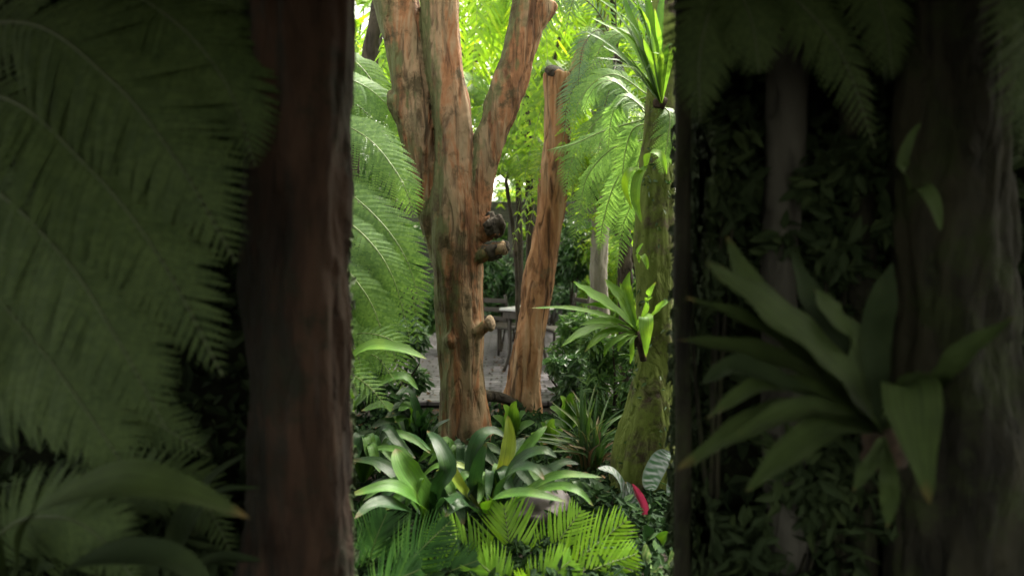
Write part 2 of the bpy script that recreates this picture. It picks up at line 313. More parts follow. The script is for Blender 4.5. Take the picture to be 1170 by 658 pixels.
def leaves(g, p, e, ls, asp=.38, mi=0, up=.5):
    n = len(p)
    nn = e*.6+rng.normal(size=(n, 3))*.45+np.array([0, -.25, up]); nn /= np.linalg.norm(nn, axis=1)[:, None]
    d = e+rng.normal(size=(n, 3))*.7+np.array([0, 0, -.35]); d -= np.sum(d*nn, 1)[:, None]*nn; d /= np.linalg.norm(d, axis=1)[:, None]+1e-9
    s = np.cross(d, nn); l = ls*rng.uniform(.6, 1.3, n)[:, None]; w = l*asp*.5
    V = np.stack([p, p+d*l*.35+s*w+nn*w*.25, p+d*l*.75+s*w*.6-nn*l*.05, p+d*l-nn*l*.14, p+d*l*.75-s*w*.6-nn*l*.05, p+d*l*.35-s*w+nn*w*.25], 1).reshape(-1, 3)
    k = np.arange(n)*6
    Fc = [(a, a+1, a+2, a+3) for a in k]+[(a, a+3, a+4, a+5) for a in k]
    g.add(V, Fc, mi)
def wood(name, tubes, mat, parent, vox=.014, flute=.012, fine=.004, zs=.3, seed=0):
    """closed tubes fused by voxel remesh, then roughened along the grain"""
    g = Geo()
    for pts, rad in tubes:
        pts = np.asarray(pts, float); n = max(10, int(np.linalg.norm(np.diff(pts, axis=0), axis=1).sum()/.06))
        C = curve(pts, n); r = np.interp(np.linspace(0, 1, n), np.linspace(0, 1, len(rad)), rad); tube(g, C, r, 20)
    o = mesh_obj('tmp', g, mat); md = o.modifiers.new('r', 'REMESH'); md.mode = 'VOXEL'; md.voxel_size = vox; md.use_smooth_shade = True
    ms = o.modifiers.new('s', 'SMOOTH'); ms.iterations = 4
    dg = bpy.context.evaluated_depsgraph_get(); me = bpy.data.meshes.new_from_object(o.evaluated_get(dg)); bpy.data.objects.remove(o)
    me.materials.clear(); me.materials.append(mat)
    nv = len(me.vertices); co = np.empty(nv*3); me.vertices.foreach_get('co', co); co = co.reshape(-1, 3)
    no = np.empty(nv*3); me.vertex_normals.foreach_get('vector', no); no = no.reshape(-1, 3)
    dd = np.empty(nv)
    for i in range(nv):
        x, y, z = co[i]; x += seed
        a = noise.noise((x*9, y*9, z*9*zs*.6)); b = noise.noise((x*22, y*22, z*22*zs*.6)); c = noise.noise((x*70, y*70, z*50*zs+5)); 
        f = 1 if a > .12 else 0
        dd[i] = flute*a+fine*2.2*b+fine*c+fine*.8*(1 if b > .1 else 0)
    co += no*dd[:, None]
    base = np.array(parent.location)
    me.vertices.foreach_set('co', (co-base).reshape(-1)); me.polygons.foreach_set('use_smooth', [True]*len(me.polygons)); me.update(); me.name = name
    ob = bpy.data.objects.new(name, me); COL.objects.link(ob); ob.parent = parent
    return ob
def pw(l, d):
    """[(px, py, width px[, depth])] -> points, radii"""
    pts = [P(a[0], a[1], a[3] if len(a) > 3 else d) for a in l]; return pts, [a[2]/2/F*(a[3] if len(a) > 3 else d) for a in l]
def pc(l, n=16, d=None): return curve([P(*a) if len(a) > 2 else P(a[0], a[1], d) for a in l], n)

# ------------------------------------------------------------------ ground
g = Geo(); nx = 120; ys = np.concatenate([np.linspace(-8, 14, 110), np.linspace(15, 120, 14)]); xs = np.concatenate([np.linspace(-90, -9, 10), np.linspace(-8, 8, 80), np.linspace(9, 90, 10)])
V = []
for y in ys:
    for x in xs:
        h = 0
        if abs(x) < 9 and 2.4 < y < 5.6: h = .05*noise.noise((x*1.7, y*1.7, 0))+.02*noise.noise((x*9, y*9, 3))
        V.append((x, y, h-.02))
nX = len(xs); g.add(V, [(j*nX+i, j*nX+i+1, (j+1)*nX+i+1, (j+1)*nX+i) for j in range(len(ys)-1) for i in range(nX-1)])
tag(mesh_obj('ground', g, M['soil']), None, None, kind='structure')
g = Geo(); box(g, (-.2, 9.2, .02), (7.5, 6.4, .05), bev=.01); tag(mesh_obj('path', g, M['paving'], smooth=False), None, None, kind='structure')

# ------------------------------------------------------------------ the trees in the middle
D1 = 4.7
t = thing('multi_stem_tree', 'large three-stemmed tree with peeling orange and grey bark and cut branch stubs', 'tree', (*P(530, 530, D1)[:2], 0))
wood('trunk', [pw([(532, 560, 78), (533, 505, 62), (530, 460, 54), (527, 420, 52), (527, 372, 55), (523, 320, 56), (521, 280, 58), (521, 240, 56), (521, 200, 50), (519, 160, 43), (514, 110, 41), (505, 60, 42), (502, 0, 43), (500, -90, 40), (510, -220, 30)], D1),
               pw([(508, 300, 34), (497, 262, 32), (486, 225, 28), (480, 185, 33), (475, 140, 41), (470, 100, 42), (462, 50, 45), (452, 0, 50), (440, -60, 46), (410, -190, 32)], D1+.06),
               pw([(476, 150, 24), (463, 128, 30), (453, 113, 24), (445, 106, 8)], D1+.04),
               pw([(532, 290, 34), (541, 250, 30), (550, 200, 30), (562, 155, 36), (579, 105, 38), (594, 55, 38), (606, 5, 42), (620, -60, 40), (660, -190, 28)], D1-.02),
               pw([(612, 22, 30), (625, 10, 20), (632, 2, 14)], D1-.02),
               pw([(532, 262, 30, D1), (552, 262, 28, D1-.04), (566, 256, 26, D1-.1)], D1),
               pw([(530, 300, 20, D1), (552, 290, 17, D1-.1), (577, 282, 13, D1-.13)], D1),
               pw([(530, 385, 22, D1), (545, 378, 17, D1-.12), (558, 371, 12, D1-.16)], D1),
               pw([(515, 390, 26, D1-.1), (517, 384, 14, D1-.18)], D1-.1),
               pw([(500, 560, 20, D1), (514, 505, 24, D1)], D1), pw([(562, 560, 22, D1), (549, 500, 26, D1)], D1)],
     M['bark_orange'], t, vox=.012, flute=.022, fine=.0042)
for a, b, w, mt in (((556, 260, D1-.06), (575, 251, D1-.13), 26, 'bark_dark'), ((556, 291, D1-.09), (581, 280, D1-.14), 19, 'bark_dark'), ((556, 372, D1-.155), (564, 368, D1-.18), 14, 'cut')):
    q_ = w/2/F*D1; wood('branch_stub', [([P(*a), (P(*a)+P(*b))/2, P(*b)], [q_*.8, q_*1.08, q_*.45])], M[mt], t, vox=.008, flute=.03, fine=.008, zs=1, seed=w)
# crown high above the picture
def crown(parent, cen, rad, n, ls, mat, clump=24, **k):
    g = Geo(); leafcloud(g, cen, rad, n, ls, clump=clump, **k); return mesh_obj('crown', g, mat, parent, smooth=False)
crown(t, (-.4, 5.6, 7.5), (1.3, 1.2, .7), 500, .14, M['canopy'])
D2 = 5.6
t = thing('leaning_tree', 'slimmer bare tree with warm orange bark leaning right, its top cut off', 'tree', (*P(597, 470, D2)[:2], 0))
wood('trunk', [pw([(594, 500, 58), (597, 470, 44), (598, 440, 38), (603, 400, 37), (609, 362, 34), (616, 320, 34), (622, 285, 32), (628, 245, 31), (633, 200, 32), (636, 160, 31), (636, 120, 30), (635, 84, 29)], D2),
               pw([(572, 492, 22), (581, 462, 20), (590, 430, 18), (598, 390, 14), (606, 350, 8)], D2), pw([(640, 120, 12), (648, 100, 12), (660, 70, 11), (668, 45, 9)], D2+.05)], M['bark_orange2'], t, vox=.012, flute=.02, fine=.004, seed=9)
g = Geo(); tube(g, curve([P(633, 88, D2), P(637, 78, D2-.04)], 4), np.array([.085, .10, .095, .06]), 12); mesh_obj('branch_stub', g, M['bark_dark'], t)
g = Geo(); tube(g, pc([(555, 452, 5.3), (575, 455, 5.35), (600, 468, 5.5), (622, 478, 5.6)], 14), np.linspace(.05, .03, 14), 9); mesh_obj('root', g, M['bark_dark'], t)
D3 = 4.0
t = thing('mossy_tree', 'dark moss-covered tree trunk at the right carrying nest ferns and strap-leaved plants', 'tree', (*P(738, 560, D3)[:2], 0))
wood('trunk', [pw([(733, 600, 92), (734, 560, 80), (736, 520, 72), (741, 480, 62), (746, 440, 50), (748, 400, 43), (748, 330, 42), (748, 260, 43), (750, 200, 39), (753, 150, 34), (757, 80, 30), (760, 0, 28), (765, -120, 26), (770, -260, 20)], D3)], M['bark_moss'], t, vox=.012, flute=.018, fine=.004, seed=4)
crown(t, (1.6, 4.6, 7.2), (1.0, .9, .6), 300, .14, M['canopy'])
g = Geo(); n = 900; yy = rng.uniform(60, 560, n); th = rng.uniform(0, 6.283, n); pp = []; ee = []
for y_, a_ in zip(yy, th):
    if noise.noise((y_*.02, math.cos(a_)*1.3, math.sin(a_))) < 0: continue
    xc = np.interp(y_, [0, 80, 150, 200, 330, 440, 480, 520, 560], [760, 757, 753, 750, 748, 746, 741, 736, 734]); wd = np.interp(y_, [0, 80, 150, 200, 400, 440, 480, 520, 560], [28, 30, 34, 39, 43, 50, 62, 72, 80])/2/F*D3*.97
    c_ = P(xc, y_, D3); pp.append(c_+np.array([math.cos(a_)*wd, math.sin(a_)*wd, 0])); ee.append((math.cos(a_), math.sin(a_), -.3))
leaves(g, np.array(pp), np.array(ee), .035, .4); mesh_obj('moss', g, M['sword'], t, smooth=False)['kind'] = 'stuff'
D4 = 6.6
t = thing('dark_tree', 'dark slanting trunk at the upper left behind the three-stemmed tree', 'tree', (*P(350, 470, D4)[:2], 0))
wood('trunk', [pw([(335, 500, 36), (368, 330, 30), (392, 210, 26), (409, 130, 21), (421, 75, 20), (432, 15, 18), (445, -60, 17), (470, -190, 14)], D4)], M['bark_dark'], t, vox=.018, flute=.015, fine=.004)
crown(t, (-.9, 7, 7), (1.1, 1, .6), 500, .14, M['canopy'])

# ------------------------------------------------------------------ ferns
def fern_plant(name, label, cat, base, curves, lp, mat, st, group=None, nvec=(0, -.75, .65), sub=14, npairs=34, bip=True, w=.012, r0=.006, trunk=None, fill=1., droop=.2, part='frond', jit=.06, **kw):
    t = thing(name, label, cat, base, group)
    for c in curves:
        C, l = (c[0], c[1]) if isinstance(c, tuple) and isinstance(c[1], float) else (c, lp)
        g = Geo(); frond(g, C, l, np.array(nvec)+rng.normal(size=3)*.08, npairs=npairs, sub=sub, bip=bip, w=w, r0=r0, fill=fill, droop=droop, jit=jit, **kw)
        mesh_obj(part, g, [mat, st], t, smooth=False)
    if trunk is not None:
        wood('trunk', [trunk], M['bark_dark'], t, vox=.02, flute=.015, fine=.006, zs=1)
    return t
d = 4.0
fern_plant('tree_fern', 'broad bright tree fern with arching fronds left of the three-stemmed tree', 'tree fern', (*P(300, 300, 4.3)[:2], 0),
  [pc(a, 26) for a in (
   [(320, 160, 4.3), (372, 140, 4.2), (420, 158, 4.1), (458, 205, 4.05), (474, 250, 4.05)],
   [(320, 165, 4.3), (365, 195, 4.1), (425, 243, 3.95), (462, 292, 3.9), (482, 352, 3.9)],
   [(320, 170, 4.3), (360, 225, 4.0), (415, 268, 3.85), (448, 315, 3.8), (468, 385, 3.8)],
   [(320, 180, 4.3), (350, 260, 3.95), (398, 310, 3.75), (428, 355, 3.7), (445, 420, 3.7)],
   [(315, 190, 4.3), (335, 300, 3.9), (378, 350, 3.7), (405, 395, 3.65), (420, 450, 3.65)],
   [(320, 150, 4.4), (360, 90, 4.6), (410, 95, 4.7), (450, 130, 4.8), (470, 180, 4.8)],
   [(320, 150, 4.6), (380, 110, 4.75), (430, 140, 4.8), (470, 200, 4.8), (488, 260, 4.8)], [(320, 190, 4.6), (390, 215, 4.6), (440, 270, 4.55), (470, 330, 4.5), (478, 400, 4.5)],
   [(320, 240, 4.5), (370, 300, 4.4), (415, 345, 4.3), (445, 390, 4.25), (462, 450, 4.2)], [(320, 120, 4.8), (365, 60, 5.0), (405, 70, 5.1), (435, 110, 5.1), (450, 160, 5.1)],
   [(300, 160, 4.4), (240, 120, 4.3), (170, 150, 4.2), (110, 230, 4.2)],
   [(300, 170, 4.3), (250, 190, 3.9), (200, 260, 3.7), (170, 350, 3.6)])],
  .26, M['fern'], M['rachis'], trunk=([P(300, 620, 4.3), P(302, 400, 4.3), P(306, 170, 4.35)], [.12, .09, .08]), npairs=34, sub=20, fill=.62, droop=.5)
fern_plant('ground_fern', 'low fern with short fronds below the tree fern at the left edge', 'fern', (*P(390, 520, 3.9)[:2], 0),
  [pc(a, 18) for a in ([(385, 510, 3.9), (395, 430, 3.8), (425, 405, 3.7), (455, 440, 3.65)], [(385, 510, 3.9), (380, 430, 3.8), (400, 385, 3.7), (440, 385, 3.65), (475, 410, 3.6)],
   [(385, 510, 3.9), (370, 440, 3.7), (385, 420, 3.6), (420, 440, 3.5), (445, 470, 3.5)], [(385, 510, 3.9), (350, 430, 3.9), (330, 400, 3.9), (310, 430, 3.9)])],
  .15, M['fern'], M['rachis'], npairs=24, sub=12, fill=.6)
# upper greenery: lacy grey-green fern draped in front of the cut trunk
fern_plant('lacy_fern_tree', 'grey-green feathery fronds drooping round the cut top of the leaning tree', 'tree fern', (*P(700, 400, 5.3)[:2], 0),
  [pc(a, 22) for a in (
   [(705, 60, 5.4), (680, 10, 5.3), (648, -5, 5.2), (622, 25, 5.15), (610, 62, 5.1)],
   [(705, 60, 5.4), (685, 35, 5.2), (668, 50, 5.1), (662, 80, 5.05), (660, 118, 5.0)],
   [(705, 65, 5.4), (685, 70, 5.2), (662, 90, 5.1), (648, 120, 5.0), (645, 155, 5.0)],
   [(705, 60, 5.4), (700, -20, 5.3), (675, -35, 5.2), (655, 0, 5.1), (645, 45, 5.1)],
   [(705, 60, 5.4), (715, 0, 5.3), (735, 20, 5.2), (745, 70, 5.1), (740, 120, 5.1)],
   [(705, 65, 5.4), (700, 90, 5.2), (690, 125, 5.1), (680, 165, 5.0)])],
  .165, M['lacy'], M['rachis_dark'], trunk=([P(712, 520, 5.6), P(715, 300, 5.5), (P(706, 60, 5.4))], [.07, .05, .045]), npairs=32, sub=16, fill=.45, droop=.4)
def arch(base, az, L, rise, fall, n=20, st=.55):
    """arching frond axis from base: azimuth, length, rise and final drop"""
    t_ = np.linspace(0, 1, n); dx, dy = math.cos(az), math.sin(az)
    h = L*t_*.85; z = rise*np.sin(np.minimum(t_/st, 1)*math.pi/2)-fall*np.clip((t_-st)/(1-st), 0, 1)**1.6
    return np.c_[base[0]+dx*h, base[1]+dy*h, base[2]+z]
def radial_fern(name, label, cat, top, n, L, lp, mat, st, group=None, ground=0, rise=.35, fall=.7, tr=.035, bip=True, sub=9, npairs=26, w=.014, az0=0, foot=None, **kw):
    top = np.asarray(top, float); cs = [arch(top, az0+2*math.pi*i/n+random.uniform(-.2, .2), L*random.uniform(.85, 1.15), L*rise*random.uniform(.6, 1.3), L*fall*random.uniform(.6, 1.2), 18) for i in range(n)]
    fx = top[0]+.1 if foot is None else P(foot, 300, top[1])[0]
    t = thing(name, label, cat, (fx, top[1], ground), group)
    for C in cs:
        g = Geo(); frond(g, C, lp, np.array([0, -.65, .75])+rng.normal(size=3)*.15, npairs=npairs, sub=sub, bip=bip, w=w, **kw); mesh_obj('frond', g, [mat, st], t, smooth=False)
    if top[2]-ground > .3:
        g = Geo(); C = curve([(fx, top[1], ground), (fx*.85+top[0]*.15, top[1], (top[2]+ground)*.6), tuple(top)], 14)
        tube(g, C, np.linspace(tr*1.4, tr, 14)*(1+.08*rng.normal(size=14)), 10); mesh_obj('trunk', g, M['bark_dark'], t)
    return t
GR = 'tree ferns and palms behind the trees'
FB = M['fern_bright']; RC = M['rachis']
radial_fern('tree_fern', 'yellow-green tree fern behind the gap between leaning tree and mossy tree', 'tree fern', P(700, 130, 6.2), 15, 1.2, .27, FB, RC, rise=.3, fall=1.1, sub=10, npairs=26, fill=1.1, foot=745)
radial_fern('tree_fern', 'tall bright tree fern far behind the fork of the three-stemmed tree', 'tree fern', P(590, 160, 8.2), 15, 1.6, .34, FB, RC, rise=.3, fall=.8, sub=9, foot=594)
radial_fern('tree_fern', 'bright tree fern behind the dark slanting trunk', 'tree fern', P(400, 110, 8.0), 15, 1.7, .36, FB, RC, rise=.3, fall=.9, sub=9)
radial_fern('tree_fern', 'small tree fern low behind the mossy tree trunk', 'tree fern', P(800, 205, 5.6), 14, 1.25, .26, FB, RC, rise=.3, fall=.9, sub=9)
radial_fern('tree_fern', 'tree fern arching over the pergola beam behind the leaning tree', 'tree fern', P(650, 190, 8.0), 14, 1.5, .3, FB, RC, rise=.25, fall=.7, sub=9, foot=606)
radial_fern('tree_fern', 'young tree fern with spreading fronds under the yellow-green one right of the leaning tree', 'tree fern', P(672, 215, 5.9), 13, .8, .2, FB, RC, rise=.3, fall=.9, sub=10, npairs=24, fill=.8, foot=742)
radial_fern('tree_fern', 'tree fern with low fronds in the gap between the big tree and the leaning tree', 'tree fern', P(578, 205, 6.9), 13, .85, .22, FB, RC, rise=.3, fall=.6, sub=9, npairs=24, fill=.8, foot=592, tr=.02)
radial_fern('palm', 'feathery palm with long drooping leaflets behind the right stem of the big tree', 'palm', P(592, 0, 7.0), 15, 1.9, .45, FB, RC, bip=False, w=.03, npairs=44, rise=.3, fall=1.2, droop=.35, foot=606)
radial_fern('palm', 'palm with long fine leaflets at the top right behind the mossy tree', 'palm', P(735, 10, 6.3), 15, 1.7, .4, FB, RC, bip=False, w=.026, npairs=40, rise=.3, fall=1.1, droop=.4, foot=748)
radial_fern('palm', 'pale palm at the top left beyond the dark slanting trunk', 'palm', P(440, 20, 9.5), 15, 2.2, .5, FB, RC, bip=False, w=.04, npairs=40, rise=.3, fall=1.1, droop=.4)
radial_fern('palm', 'bright palm far behind the top of the leaning tree', 'palm', P(640, 40, 9.5), 15, 2.0, .5, FB, RC, bip=False, w=.04, npairs=40, rise=.3, fall=1.1, droop=.4, foot=604)
fern_plant('hanging_fern', 'green hanging fern fronds just left of the mossy tree', 'fern', P(742, 130, 4.15),
  [pc(a, 18) for a in ([(742, 130, 4.15), (715, 110, 4.2), (700, 130, 4.25), (694, 175, 4.25)], [(742, 140, 4.15), (722, 150, 4.2), (712, 190, 4.2), (714, 235, 4.2)],
   [(742, 135, 4.2), (705, 95, 4.3), (680, 100, 4.35), (664, 130, 4.4)], [(742, 150, 4.2), (728, 190, 4.2), (722, 230, 4.25), (706, 270, 4.3)], [(742, 135, 4.2), (690, 150, 4.4), (655, 165, 4.5), (625, 172, 4.6)], [(742, 150, 4.2), (705, 205, 4.3), (690, 250, 4.35), (684, 290, 4.4)],
   [(750, 120, 3.9), (765, 130, 3.8), (762, 165, 3.75), (755, 200, 3.75)], [(735, 160, 4.3), (700, 170, 4.4), (672, 200, 4.5), (662, 240, 4.5)])],
  .115, M['fern'], M['rachis'], npairs=34, sub=12, fill=.7, droop=.5, jit=.14)

fern_plant('feathery_fern', 'layered mid green fern fronds drooping behind the hanging fern and the leaning tree', 'tree fern', (*P(742, 400, 4.9)[:2], 0),
  [pc(a, 18) for a in ([(742, 110, 4.9), (700, 85, 4.9), (665, 110, 4.9), (650, 160, 4.85)], [(742, 120, 4.9), (715, 120, 4.8), (690, 150, 4.8), (678, 205, 4.75)], [(742, 130, 4.9), (712, 160, 4.8), (700, 205, 4.75), (698, 260, 4.7)],
   [(742, 110, 4.9), (690, 130, 5.0), (655, 180, 5.0), (645, 225, 4.95)], [(742, 140, 4.9), (690, 190, 5.0), (664, 235, 5.0), (655, 280, 4.95)], [(742, 90, 5.0), (720, 40, 5.0), (690, 50, 5.0), (668, 95, 5.0)], [(742, 160, 4.9), (722, 215, 4.9), (712, 260, 4.9), (705, 310, 4.9)])],
  .17, M['fern'], M['rachis'], npairs=30, sub=13, fill=.62, droop=.45, jit=.1, trunk=([P(752, 520, 4.9), P(748, 300, 4.9), P(744, 110, 4.9)], [.05, .045, .04]))

# ------------------------------------------------------------------ strap-leaved plants
def extra(px, py, d, n, l, w, mats, seed):
    rd = random.Random(seed); out = []
    for i in range(n):
        a = math.pi*2*(i+rd.random()*.8)/n; L_ = l*rd.uniform(.7, 1.15); cx, cy = math.cos(a), math.sin(a)
        out.append(([(px, py, d), (px+cx*L_*.45, py-L_*.5-8+cy*8, d+cy*.08), (px+cx*L_*.8, py-L_*.62+cy*-10, d+cy*.16), (px+cx*L_*1.1, py-L_*.42-cy*12, d+cy*.22)], w*rd.uniform(.75, 1.15), rd.choice(mats)))
    return out
def rosette(name, label, cat, base, leaves_, dflt, group=None, nseg=18, fold=.3, wave=0, root=None, part='leaf', prof=None, ds=0):
    """leaves_: (control points, width in px, material)"""
    t = thing(name, label, cat, base, group)
    for pts, w, mt in leaves_:
        pts = [(a[0], a[1], a[2]-ds) for a in pts]; C = pc(pts, nseg); dm = np.mean([a[2] for a in pts]); g = Geo()
        strap(g, C, w/F*dm, fold=fold, wave=wave, prof=prof); mesh_obj(part, g, M[mt], t)
    if root:
        g = Geo(); c, r = root; n = 10
        th = np.linspace(0, math.pi, 9)
        C = np.array([np.array(c)+np.array([0, 0, -math.cos(a)])*r*1.1 for a in th]); tube(g, C, np.sin(th)*r+.003, 12)
        V = g.v[0]; g.v[0] = V+np.array([[noise.noise((p[0]*25, p[1]*25, p[2]*25))*.03, 0, noise.noise((p[0]*25+9, p[1]*25, p[2]*25))*.03] for p in V])
        mesh_obj('root_ball', g, M['root'], t)
    return t
BD, BG, BY = 'brom_dark', 'brom_green', 'brom_yellow'
b = 4.0
rosette('bromeliad', 'dark glossy strap-leaved bromeliad with one upright yellow leaf in front of the big tree', 'bromeliad', P(562, 590, 3.35), [
  *extra(562, 592, 3.85, 22, 78, 13, [BD, BD, BD, BG], 5),
  ([(562, 590, 3.8), (578, 530, 3.8), (582, 500, 3.85), (580, 474, 3.9)], 17.0, BY),
  ([(562, 590, 3.8), (590, 530, 3.75), (612, 500, 3.75), (625, 486, 3.8)], 13.6, BG),
  ([(562, 590, 3.8), (540, 545, 3.8), (545, 505, 3.85), (562, 492, 3.9), (580, 500, 3.9)], 17.0, BD),
  ([(562, 590, 3.8), (545, 560, 3.75), (548, 530, 3.7), (556, 505, 3.7)], 18.7, BD),
  ([(562, 590, 3.8), (580, 545, 3.6), (600, 522, 3.55), (622, 515, 3.5), (636, 522, 3.5)], 17.0, BD),
  ([(562, 590, 3.8), (575, 550, 3.5), (592, 535, 3.4), (610, 535, 3.35), (622, 548, 3.3)], 15.3, BD),
  ([(562, 590, 3.8), (605, 560, 3.6), (640, 543, 3.5), (688, 545, 3.5)], 14.4, BG),
  ([(562, 590, 3.8), (610, 563, 3.5), (640, 556, 3.4), (662, 562, 3.35), (678, 578, 3.35)], 12.8, BG),
  ([(555, 590, 3.8), (560, 572, 3.4), (600, 563, 3.2), (648, 573, 3.15)], 15.3, BG),
  ([(562, 590, 3.8), (530, 560, 3.7), (512, 530, 3.7), (500, 520, 3.7)], 12.8, BY),
  ([(562, 590, 3.8), (545, 585, 3.5), (528, 575, 3.35), (508, 590, 3.3)], 17.0, BD),
  ([(562, 590, 3.8), (540, 565, 3.9), (522, 540, 4.0), (512, 515, 4.1)], 17.0, BD),
  ([(562, 590, 3.8), (600, 560, 3.9), (640, 530, 4.0), (662, 530, 4.0)], 13.6, BD),
  ([(562, 590, 3.8), (575, 540, 3.95), (590, 510, 4.1), (600, 500, 4.15)], 15.3, BD)], BD, root=(P(562, 600, 3.35), .05), ds=.45)
rosette('bromeliad', 'broad-leaved green bromeliad with browned tips at the lower left', 'bromeliad', P(492, 600, 3.3), [
  *extra(492, 600, 3.75, 16, 70, 15, [BD, BD, BG], 8),
  ([(492, 600, 3.7), (485, 570, 3.65), (468, 545, 3.6), (458, 528, 3.6), (452, 512, 3.65)], 34.0, BG),
  ([(492, 600, 3.7), (475, 572, 3.5), (445, 556, 3.4), (398, 566, 3.35)], 21.2, BG),
  ([(492, 600, 3.7), (500, 560, 3.6), (512, 535, 3.6), (500, 505, 3.7), (488, 492, 3.8)], 20.4, BD),
  ([(492, 600, 3.7), (460, 580, 3.4), (430, 575, 3.3), (405, 592, 3.2)], 18.7, BD),
  ([(492, 600, 3.7), (470, 560, 3.8), (435, 530, 3.85), (400, 525, 3.9)], 18.7, BD),
  ([(492, 600, 3.7), (510, 570, 3.5), (522, 575, 3.3), (530, 600, 3.25)], 18.7, BD),
  ([(492, 600, 3.7), (520, 560, 3.75), (540, 545, 3.8), (520, 530, 3.8), (498, 538, 3.8)], 11.0, BY),
  ([(492, 600, 3.7), (480, 560, 3.85), (462, 520, 3.95), (440, 512, 4.0), (420, 515, 4.0)], 12.8, BG)], BG, root=(P(492, 610, 3.3), .05), ds=.4)
L3 = []
for i in range(17):
    a = random.uniform(-.15, 1.25); l = random.uniform(50, 105); w = random.uniform(9, 17)
    bx, by = 480+random.uniform(-12, 12), 520+random.uniform(-8, 8); dx, dy = -math.cos(a)*l, -math.sin(a)*l
    L3.append(([(bx, by, 4.1), (bx+dx*.5, by+dy*.6-10, 4.0), (bx+dx, by+dy*.8+6, 3.9)], w, random.choice([BD, BD, BG])))
for i in range(5):
    bx, by = 480, 520; a = random.uniform(1.4, 2.6); l = random.uniform(35, 55)
    L3.append(([(bx, by, 4.1), (bx-math.cos(a)*l*.5, by-math.sin(a)*l*.7, 4.0), (bx-math.cos(a)*l, by-math.sin(a)*l, 3.9)], 13, BD))
rosette('bromeliad', 'dark clump of narrow striped leaves pointing left beside the base of the big tree', 'bromeliad', P(480, 520, 4.1), L3, BD)
rosette('bromeliad', 'dark strap-leaved clump at the left edge under the tree fern', 'bromeliad', P(415, 560, 3.7), extra(415, 545, 3.8, 20, 75, 13, [BD, BD, BG, 'palm_dark'], 3)+extra(415, 550, 3.7, 12, 55, 12, [BD, BG], 4), BD)
rosette('bromeliad', 'small dark rosette in front of the foot of the big tree', 'bromeliad', P(525, 560, 4.1), extra(528, 545, 4.1, 18, 48, 11, [BD, BD, BG], 13), BD)
rosette('bromeliad', 'low dark rosette between the boulder and the sword blades', 'bromeliad', P(640, 580, 3.7), extra(645, 585, 3.7, 18, 45, 10, [BD, BD, 'sword'], 17), BD)
rosette('young_plant', 'light green broad leaf lit against the tree fern at the left', 'plant', P(400, 470, 3.75), [
  ([(400, 470, 3.75), (398, 420, 3.6), (420, 397, 3.5), (455, 398, 3.45), (488, 410, 3.45)], 20, 'nest'),
  ([(400, 470, 3.75), (380, 430, 3.6), (370, 420, 3.55), (350, 440, 3.5)], 18, 'nest'),
  ([(400, 470, 3.75), (430, 440, 3.7), (460, 430, 3.7), (478, 445, 3.7)], 14, 'brom_green')], 'nest')

# nest ferns on the trunks
np_ = lambda t: np.minimum(1, .35+t*1.7)*np.clip((1-t)*2.6, 0, 1)**.8
q = 3.7
rosette('birds_nest_fern', 'bright nest fern perched halfway up the mossy tree', 'nest fern', P(728, 378, q), [
  ([(728, 378, q), (700, 352, q-.1), (672, 335, q-.15), (655, 322, q-.2)], 19.2, 'nest'),
  ([(728, 378, q), (695, 362, q), (650, 352, q), (604, 352, q)], 7.2, 'nest'),
  ([(728, 378, q), (705, 368, q-.1), (680, 368, q-.2), (662, 372, q-.25)], 11.2, 'nest'),
  ([(728, 380, q), (690, 372, q-.1), (662, 382, q-.2), (641, 396, q-.25)], 12.0, 'nest'),
  ([(728, 380, q), (700, 378, q-.1), (682, 388, q-.2), (668, 402, q-.25)], 11.2, 'nest'),
  ([(728, 378, q), (712, 345, q), (700, 330, q), (690, 318, q)], 14.4, 'nest'),
  ([(728, 378, q), (718, 340, q), (716, 325, q), (720, 310, q)], 11.2, 'nest'),
  ([(728, 372, q-.05), (737, 362, q-.15), (738, 378, q-.2), (738, 408, q-.22)], 16.0, 'nest'),
  ([(728, 378, q), (745, 362, q-.1), (755, 350, q-.15), (768, 340, q-.15)], 10.4, 'nest'),
  ([(728, 378, q), (705, 358, q-.1), (688, 350, q-.15), (664, 348, q-.2)], 12.0, 'nest'),
  ([(728, 378, q), (715, 355, q+.05), (712, 335, q+.1), (708, 322, q+.1)], 10.4, 'nest'),
  ([(728, 380, q), (712, 384, q-.1), (695, 396, q-.15), (690, 408, q-.15)], 8.0, 'nest'),
  ([(728, 378, q), (740, 350, q-.05), (742, 335, q-.1), (750, 322, q-.1)], 8.8, 'nest'),
  ([(728, 382, q), (722, 390, q-.1), (722, 405, q-.12), (720, 416, q-.12)], 5.6, 'nest'),
  ([(728, 382, q), (715, 388, q-.1), (708, 395, q-.12), (706, 402, q-.12)], 6.4, 'nest')], 'nest', wave=.05, root=(P(726, 384, 3.74), .055), prof=np_)
g = Geo(); tube(g, pc([(724, 385, 3.74), (732, 392, 3.78), (735, 412, 3.8)], 8), np.linspace(.04, .02, 8), 9); mesh_obj('root_mat', g, M['root'], bpy.data.objects['birds_nest_fern'])
lv = []
